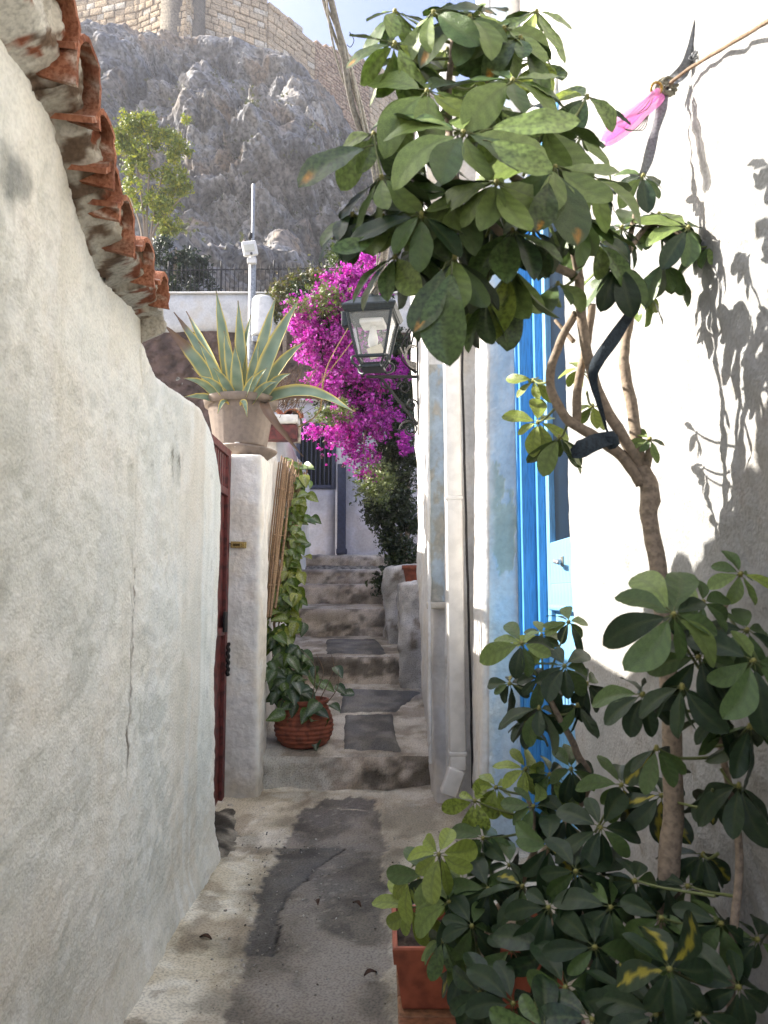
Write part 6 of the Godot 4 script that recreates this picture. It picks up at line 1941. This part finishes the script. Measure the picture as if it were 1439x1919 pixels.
	# single leaflets that stand out
	for q in [[Vector3(-0.019, 2.376, -1.36), Vector3(-0.154, 2.296, -1.3), "spotted"], [Vector3(0.125, 2.151, -1.36), Vector3(0.112, 1.957, -1.34), "mid"], [Vector3(0.117, 2.16, -1.38), Vector3(0.051, 2.019, -1.36), "spotted"], [Vector3(0.307, 2.315, -1.36), Vector3(0.274, 2.196, -1.33), "spotted"], [Vector3(0.167, 2.345, -1.27), Vector3(0.327, 2.363, -1.22), "olive"], [Vector3(0.171, 2.325, -1.26), Vector3(0.275, 2.253, -1.2), "olive"], [Vector3(-0.005, 2.221, -1.4), Vector3(-0.097, 2.181, -1.38), "mid"], [Vector3(0.259, 2.196, -1.5), Vector3(0.198, 2.063, -1.5), "young"], [Vector3(0.272, 2.201, -1.55), Vector3(0.259, 2.047, -1.55), "mid"]]:
		add_leaf(root, q[0], q[1] - q[0], Vector3(rng.randfn(0, 0.2), 0.5, 1.0), q[0].distance_to(q[1]), q[2])
	part("stalks", stalks, green, root, "", "stuff")
	add_spare(root)
	var pot := thing("round_pot", "round terracotta pot holding the tall umbrella tree, hidden among leaves", "flower pot", pot_at)
	s = Shape.new()
	s.lathe([Vector2(0.01, -0.02), Vector2(0.11, -0.02), Vector2(0.155, 0.28), Vector2(0.17, 0.28), Vector2(0.172, 0.33), Vector2(0.15, 0.33), Vector2(0.14, 0.28), Vector2(0.0, 0.27)], 32, Transform3D(Basis(), pot_at))
	part("pot", s, W.terracotta, pot)
	# cloth ties on its branches
	var tie := thing("cloth_tie", "dark blue-grey cloth band running down between the umbrella tree's upper branches", "tie", Vector3(0.493, 2.076, -1.74))
	ribbon(tie, "band", curve([Vector3(0.588, 2.21, -1.8), Vector3(0.535, 2.136, -1.75), Vector3(0.485, 2.07, -1.72), Vector3(0.482, 2.026, -1.74), Vector3(0.505, 1.955, -1.76), Vector3(0.521, 1.913, -1.77)], 5), [0.022, 0.030, 0.028, 0.016, 0.010, 0.014])
	tie = thing("cloth_tie", "dark blue-grey cloth knot with a loose end where the umbrella tree's branches fork", "tie", Vector3(0.521, 1.901, -1.77))
	ribbon(tie, "loose_end", curve([Vector3(0.528, 1.902, -1.76), Vector3(0.482, 1.891, -1.74), Vector3(0.446, 1.872, -1.73), Vector3(0.424, 1.862, -1.73)], 5), [0.03, 0.045, 0.042, 0.022])
	s = Shape.new()
	s.lathe([Vector2(0.0, -0.022), Vector2(0.014, -0.018), Vector2(0.019, 0.0), Vector2(0.016, 0.016), Vector2(0.0, 0.022)], 12, Transform3D(Basis(Vector3(0, 0, 1), 0.5), Vector3(0.525, 1.9, -1.765)))
	part("knot", s, W.cloth, tie)

	# --- the one at the right edge, with big dark leaves and some splashed yellow
	root = thing("edge_schefflera", "big-leaved umbrella plant against the white wall, lower leaves splashed yellow", "plant", Vector3(0.68, 0.3, -1.55))
	stalks = Shape.new()
	var trunk := [Vector3(0.68, 0.1, -1.55), Vector3(0.676, 0.733, -1.6), Vector3(0.724, 1.019, -1.64), Vector3(0.687, 1.235, -1.62), Vector3(0.653, 1.398, -1.6), Vector3(0.723, 1.549, -1.62)]
	s = Shape.new()
	s.tube(curve(trunk, 6), taper(0.010, 0.005, 31), 9)
	part("stem", s, W.bark, root)
	list = [
		[Vector3(0.52, 1.511, -1.4), 0.130, 9, F, 0.15, "mid", Vector3(0.654, 1.377, -1.6)], [Vector3(0.631, 1.531, -1.54), 0.105, 8, F, 0.2, "mid", Vector3(0.664, 1.42, -1.6)], [Vector3(0.736, 1.588, -1.6), 0.09, 7, F, 0.2, "olive", Vector3(0.723, 1.549, -1.62)], [Vector3(0.669, 1.427, -1.42), 0.128, 8, F, 0.35, "mid", Vector3(0.656, 1.345, -1.6)],
		[Vector3(0.545, 1.38, -1.44), 0.125, 9, U, 0.55, "dark", Vector3(0.658, 1.311, -1.61)], [Vector3(0.66, 1.315, -1.55), 0.125, 8, U, 0.65, "dark", Vector3(0.666, 1.257, -1.62)], [Vector3(0.519, 1.347, -1.58), 0.11, 8, F, 0.55, "dark", Vector3(0.655, 1.301, -1.61)], [Vector3(0.693, 1.298, -1.5), 0.125, 8, U, 0.75, "dark", Vector3(0.667, 1.235, -1.62)],
		[Vector3(0.518, 0.871, -1.48), 0.125, 8, F, 0.25, "variegated", Vector3(0.635, 0.787, -1.59)], [Vector3(0.706, 0.974, -1.78), 0.11, 8, U, 0.6, "variegated", Vector3(0.672, 1.026, -1.62)], [Vector3(0.647, 1.08, -1.86), 0.11, 8, F, 0.4, "variegated", Vector3(0.67, 1.109, -1.62)], [Vector3(0.665, 0.901, -1.6), 0.11, 8, F, 0.5, "dark", Vector3(0.657, 0.907, -1.61)],
		[Vector3(0.651, 0.83, -1.5), 0.115, 8, F, 0.4, "dark", Vector3(0.635, 0.757, -1.59)], [Vector3(0.465, 0.787, -1.55), 0.10, 8, F, 0.35, "variegated", Vector3(0.627, 0.752, -1.58)], [Vector3(0.56, 0.804, -1.46), 0.11, 8, F, 0.3, "dark", Vector3(0.627, 0.743, -1.58)], [Vector3(0.535, 0.939, -1.72), 0.105, 8, F, 0.5, "dark", Vector3(0.659, 0.948, -1.61)], [Vector3(0.714, 1.119, -1.75), 0.11, 8, U, 0.7, "variegated", Vector3(0.667, 1.151, -1.62)], [Vector3(0.555, 0.903, -1.62), 0.11, 8, F, 0.5, "dark", Vector3(0.656, 0.887, -1.61)],
		[Vector3(0.602, 1.428, -1.5), 0.12, 8, F, 0.4, "dark", Vector3(0.672, 1.355, -1.6)], [Vector3(0.549, 1.239, -1.6), 0.12, 8, U, 0.6, "dark", Vector3(0.664, 1.214, -1.62)], [Vector3(0.712, 1.166, -1.6), 0.115, 8, U, 0.7, "dark", Vector3(0.685, 1.193, -1.62)], [Vector3(0.655, 0.921, -1.74), 0.10, 8, F, 0.5, "dark", Vector3(0.71, 0.94, -1.63)], [Vector3(0.735, 0.871, -1.6), 0.10, 8, F, 0.5, "dark", Vector3(0.702, 0.862, -1.62)], [Vector3(0.609, 0.861, -1.6), 0.11, 8, F, 0.4, "dark", Vector3(0.69, 0.827, -1.61)], [Vector3(0.498, 0.784, -1.5), 0.11, 8, F, 0.4, "dark", Vector3(0.676, 0.733, -1.6)], [Vector3(0.72, 1.476, -1.55), 0.11, 8, F, 0.35, "mid", Vector3(0.72, 1.494, -1.62)],
	]
	for q in list:
		whorl(root, stalks, q[0], q[1], q[2], q[3], q[4], q[5], q[6])
	part("stalks", stalks, green, root, "", "stuff")
	add_spare(root)

	# --- the bushy one in the square planter
	root = thing("planter_schefflera", "bushy dark green umbrella plant overflowing the square orange planter", "plant", Vector3(0.3, 0.55, -2.45))
	stalks = Shape.new()
	var core := Vector3(0.30, 0.56, -2.42)
	for q in [[core, Vector3(0.532, 0.992, -2.15), Vector3(0.504, 1.132, -2.08), Vector3(0.455, 1.221, -2.04), Vector3(0.417, 1.301, -2.05)], [core, Vector3(0.391, 0.871, -2.1), Vector3(0.373, 1.033, -2.1)], [core, Vector3(0.217, 0.783, -2.05), Vector3(0.146, 0.839, -2)], [core, Vector3(0.462, 0.771, -1.95), Vector3(0.484, 0.928, -1.85)], [core, Vector3(0.374, 0.72, -1.9), Vector3(0.391, 0.829, -1.75)], [core, Vector3(0.236, 0.651, -2), Vector3(0.247, 0.708, -1.8)], [core, Vector3(0.436, 0.741, -1.8), Vector3(0.423, 0.786, -1.7)]]:
		s = Shape.new()
		var pts := curve(q, 6)
		s.tube(pts, taper(0.013, 0.006, pts.size()), 8)
		part("stem", s, W.bark, root)
	list = [
		[Vector3(0.352, 1.421, -2), 0.108, 8, F, 0.25, "mid", Vector3(0.417, 1.301, -2.05)], [Vector3(0.46, 1.364, -2), 0.112, 8, F, 0.3, "dark", Vector3(0.431, 1.287, -2.05)], [Vector3(0.497, 1.471, -2.1), 0.088, 8, F, 0.35, "mid", Vector3(0.417, 1.301, -2.05)], [Vector3(0.393, 1.26, -2), 0.115, 8, U, 0.75, "dark", Vector3(0.443, 1.233, -2.05)], [Vector3(0.5, 1.261, -2.04), 0.10, 8, U, 0.7, "dark", Vector3(0.452, 1.234, -2.04)], [Vector3(0.332, 1.311, -2.08), 0.09, 7, F, 0.65, "dark", Vector3(0.424, 1.287, -2.05)], [Vector3(0.427, 1.434, -2.12), 0.08, 7, F, 0.3, "olive", Vector3(0.417, 1.301, -2.05)],
		[Vector3(0.374, 1.087, -2.1), 0.10, 8, F, 0.35, "young", Vector3(0.373, 1.033, -2.1)], [Vector3(0.298, 1.035, -2.12), 0.085, 7, F, 0.5, "young", Vector3(0.372, 1.019, -2.1)], [Vector3(0.133, 0.919, -1.95), 0.125, 8, F, 0.45, "young", Vector3(0.153, 0.827, -2)], [Vector3(0.253, 0.926, -2.05), 0.115, 8, F, 0.45, "mid", Vector3(0.371, 0.924, -2.1)], [Vector3(0.383, 0.966, -1.86), 0.125, 8, F, 0.25, "dark", Vector3(0.453, 0.887, -1.9)], [Vector3(0.486, 1.025, -1.8), 0.130, 8, F, 0.25, "dark", Vector3(0.481, 0.925, -1.86)], [Vector3(0.374, 1.018, -2), 0.105, 8, F, 0.4, "mid", Vector3(0.378, 0.938, -2.1)],
		[Vector3(0.417, 0.948, -1.75), 0.120, 8, F, 0.3, "dark", Vector3(0.439, 0.846, -1.85)], [Vector3(0.354, 0.877, -1.74), 0.108, 8, F, 0.35, "dark", Vector3(0.386, 0.817, -1.78)], [Vector3(0.157, 0.808, -1.95), 0.125, 8, F, 0.5, "mid", Vector3(0.217, 0.77, -2.05)], [Vector3(0.25, 0.842, -1.94), 0.11, 8, F, 0.45, "dark", Vector3(0.241, 0.765, -2.03)], [Vector3(0.425, 0.839, -1.64), 0.115, 8, F, 0.3, "dark", Vector3(0.428, 0.779, -1.74)], [Vector3(0.265, 0.712, -1.68), 0.11, 8, F, 0.35, "dark", Vector3(0.25, 0.676, -1.82)], [Vector3(0.204, 0.782, -1.88), 0.11, 8, F, 0.5, "dark", Vector3(0.236, 0.664, -2)],
		[Vector3(0.36, 0.772, -1.62), 0.115, 8, F, 0.4, "dark", Vector3(0.396, 0.75, -1.78)], [Vector3(0.566, 1.094, -1.9), 0.11, 8, F, 0.45, "dark", Vector3(0.513, 0.969, -1.95)], [Vector3(0.071, 0.73, -2.12), 0.11, 8, F, 0.4, "young", Vector3(0.163, 0.77, -2.05)], [Vector3(0.108, 0.845, -2.02), 0.115, 8, F, 0.4, "mid", Vector3(0.176, 0.783, -2.05)], [Vector3(0.165, 0.707, -2), 0.11, 8, U, 0.55, "mid", Vector3(0.216, 0.718, -2.05)], [Vector3(0.192, 0.662, -1.95), 0.11, 8, U, 0.6, "dark", Vector3(0.236, 0.676, -2)], [Vector3(0.062, 0.822, -2.05), 0.10, 7, Vector3(-0.4, 0.5, 0.7), 0.45, "young", Vector3(0.161, 0.807, -2.02)], [Vector3(0.471, 0.9, -1.68), 0.11, 8, F, 0.45, "dark", Vector3(0.45, 0.809, -1.8)], [Vector3(0.284, 0.764, -1.8), 0.11, 8, F, 0.45, "dark", Vector3(0.332, 0.674, -1.95)], [Vector3(0.482, 1.098, -2.05), 0.10, 8, F, 0.5, "dark", Vector3(0.519, 1.055, -2.12)], [Vector3(0.309, 0.884, -1.98), 0.105, 8, F, 0.5, "dark", Vector3(0.372, 0.824, -2.08)],
		[Vector3(0.404, 1.328, -2.05), 0.10, 8, F, 0.45, "dark", Vector3(0.42, 1.301, -2.05)], [Vector3(0.531, 1.313, -2.06), 0.10, 8, F, 0.5, "dark", Vector3(0.431, 1.273, -2.05)], [Vector3(0.376, 1.211, -2.1), 0.10, 8, U, 0.7, "dark", Vector3(0.443, 1.219, -2.05)], [Vector3(0.449, 0.998, -1.98), 0.11, 8, F, 0.4, "dark", Vector3(0.498, 0.939, -2.05)], [Vector3(0.199, 0.839, -2), 0.11, 8, F, 0.45, "mid", Vector3(0.23, 0.77, -2.05)], [Vector3(0.323, 0.87, -1.88), 0.11, 8, F, 0.4, "dark", Vector3(0.37, 0.789, -2)], [Vector3(0.35, 0.799, -1.72), 0.115, 8, F, 0.4, "dark", Vector3(0.376, 0.73, -1.85)], [Vector3(0.141, 0.722, -1.95), 0.10, 8, U, 0.6, "mid", Vector3(0.227, 0.714, -2.03)], [Vector3(0.494, 0.915, -1.82), 0.11, 8, F, 0.45, "dark", Vector3(0.477, 0.839, -1.9)], [Vector3(0.472, 0.764, -1.68), 0.11, 8, F, 0.4, "dark", Vector3(0.424, 0.764, -1.75)], [Vector3(0.239, 1.005, -2.1), 0.09, 7, F, 0.5, "young", Vector3(0.364, 0.965, -2.1)], [Vector3(0.433, 1.078, -2.08), 0.10, 8, F, 0.4, "mid", Vector3(0.394, 1.033, -2.1)],
		[Vector3(0.202, 0.713, -1.72), 0.105, 8, F, 0.5, "dark", Vector3(0.244, 0.693, -1.82)], [Vector3(0.393, 0.749, -1.55), 0.11, 8, F, 0.4, "dark", Vector3(0.404, 0.724, -1.72)], [Vector3(0.302, 0.73, -1.55), 0.11, 8, F, 0.4, "dark", Vector3(0.32, 0.699, -1.75)],
	]
	for q in list:
		whorl(root, stalks, q[0], q[1], q[2], q[3], q[4], q[5], q[6])
	part("stalks", stalks, green, root, "", "stuff")
	add_spare(root)


# ---------------------------------------------------------------- planter, bench, grit
func small_things() -> void:
	var p := thing("square_planter", "square orange plastic planter on the low wooden bench", "planter", Vector3(0.29, 0.365, -2.46))
	var s := Shape.new()
	# tapered tub with a stepped rim, open at the top
	var tub := [[0.365, 0.222, 0.125], [0.37, 0.226, 0.128], [0.495, 0.243, 0.145], [0.497, 0.250, 0.152], [0.538, 0.254, 0.156], [0.543, 0.251, 0.153], [0.543, 0.240, 0.142], [0.50, 0.236, 0.138]]
	for j in tub.size() - 1:
		var a := [Vector3(-tub[j][1], 0, tub[j][2]), Vector3(tub[j][1], 0, tub[j][2]), Vector3(tub[j][1], 0, -tub[j][2]), Vector3(-tub[j][1], 0, -tub[j][2])]
		var b := [Vector3(-tub[j + 1][1], 0, tub[j + 1][2]), Vector3(tub[j + 1][1], 0, tub[j + 1][2]), Vector3(tub[j + 1][1], 0, -tub[j + 1][2]), Vector3(-tub[j + 1][1], 0, -tub[j + 1][2])]
		for k in 4:
			var o0 := Vector3(0.278, tub[j][0], -2.47)
			var o1 := Vector3(0.278, tub[j + 1][0], -2.47)
			s.face(o0 + a[k], o0 + a[(k + 1) % 4], o1 + b[(k + 1) % 4], o1 + b[k])
	part("tub", s, W.plastic_terracotta, p)
	s = Shape.new()
	s.grid(12, 8, func(u: float, v: float): return Vector3(lerpf(0.04, 0.514, u), 0.512 + 0.012 * sin(u * 17.0) * cos(v * 11.0), lerpf(-2.605, -2.335, v)), func(_p: Vector3, _u: float, _v: float): return Color(0.08, 0.06, 0.045))
	part("earth", s, W.soil, p)
	var b := thing("low_bench", "low brown wooden bench of mixed planks under the orange planter", "bench", Vector3(0.3, 0.08, -2.2))
	var z := -2.66
	for k in 5:
		s = Shape.new()
		var tone: Color = [Color(1.0, 0.95, 0.9), Color(0.72, 0.62, 0.55), Color(1.15, 1.05, 0.95), Color(0.85, 0.75, 0.7), Color(0.95, 0.9, 0.85)][k]
		var cut: float = [0.30, 0.21, 0.34, 0.17, 0.28][k]
		s.box(Vector3((0.04 + 0.04 + cut) / 2.0, 0.345, z + 0.058), Vector3(cut, 0.036, 0.114), tone, Basis(), 0.004)
		part("plank", s, W.wood, b)
		s = Shape.new()
		s.box(Vector3((0.042 + cut + 0.56) / 2.0, 0.345, z + 0.058), Vector3(0.518 - cut, 0.036, 0.114), tone.lerp(Color(0.7, 0.6, 0.55), 0.6), Basis(), 0.004)
		part("plank", s, W.wood, b)
		z += 0.117
	for q in [Vector3(0.075, 0.2, -2.62), Vector3(0.075, 0.2, -2.12), Vector3(0.52, 0.2, -2.62), Vector3(0.52, 0.2, -2.12)]:
		s = Shape.new()
		s.box(q, Vector3(0.05, 0.26, 0.05), Color(0.7, 0.6, 0.55), Basis(), 0.004)
		part("leg", s, W.wood, b)
	# grit, crumbs of lime and dry leaves on the lane
	s = Shape.new()
	for k in 420:
		var d := rng.randf_range(2.3, 5.1)
		var x := rng.randf_range(-0.85, 0.45)
		if rng.randf() < 0.5:
			x = -0.55 + rng.randfn(0, 0.13)
		var r := rng.randf_range(0.0015, 0.0045) * (1.8 if rng.randf() < 0.06 else 1.0)
		var e := inside(Vector2(x, d), asphalt_edge)
		var h := floor_h(d) + 0.003 + (0.016 if e < 0.0 else 0.0) + sstep(0.0, 0.5, x) * 0.03
		s.box(Vector3(x, h + r * 0.5, -d), Vector3(r * 2.2, r * 1.2, r * 1.7), Color(0.6, 0.57, 0.52).lerp(Color(0.2, 0.17, 0.14), rng.randf()), Basis.from_euler(Vector3(rng.randf(), rng.randf() * TAU, rng.randf())), r * 0.5)
	part("grit", s, W.concrete, self, "", "stuff").set_meta("label", "grit and crumbs of lime scattered on the lane")
	get_node("grit").set_meta("category", "grit")
	for q in [[-0.30, 3.62, "dry curled brown leaf on the asphalt, in front of the red gate"], [-0.12, 3.60, "dry brown leaf on the asphalt, beside the planter side"], [-0.72, 3.28, "small dry leaf on the lime-washed edge by the tall wall"], [-0.05, 3.0, "pale dry leaf on the asphalt nearest the orange planter"]]:
		var o := thing("dry_leaf", q[2], "dry leaf", Vector3(q[0], floor_h(q[1]), -q[1]), "dry leaves on the lane")
		s = Shape.new()
		s.grid(3, 5, func(u: float, v: float): return Vector3(q[0], floor_h(q[1]) + 0.022, -q[1]) + Basis(Vector3.UP, q[0] * 20.0) * Vector3((u - 0.5) * 0.026 * sin(PI * clampf(v, 0.05, 0.95)), absf(u - 0.5) * 0.02 + 0.012 * sin(v * 3.0), (v - 0.5) * 0.055), func(_p: Vector3, _u: float, _v: float): return Color(0.16, 0.09, 0.05))
		part("blade", s, W.cane, o)
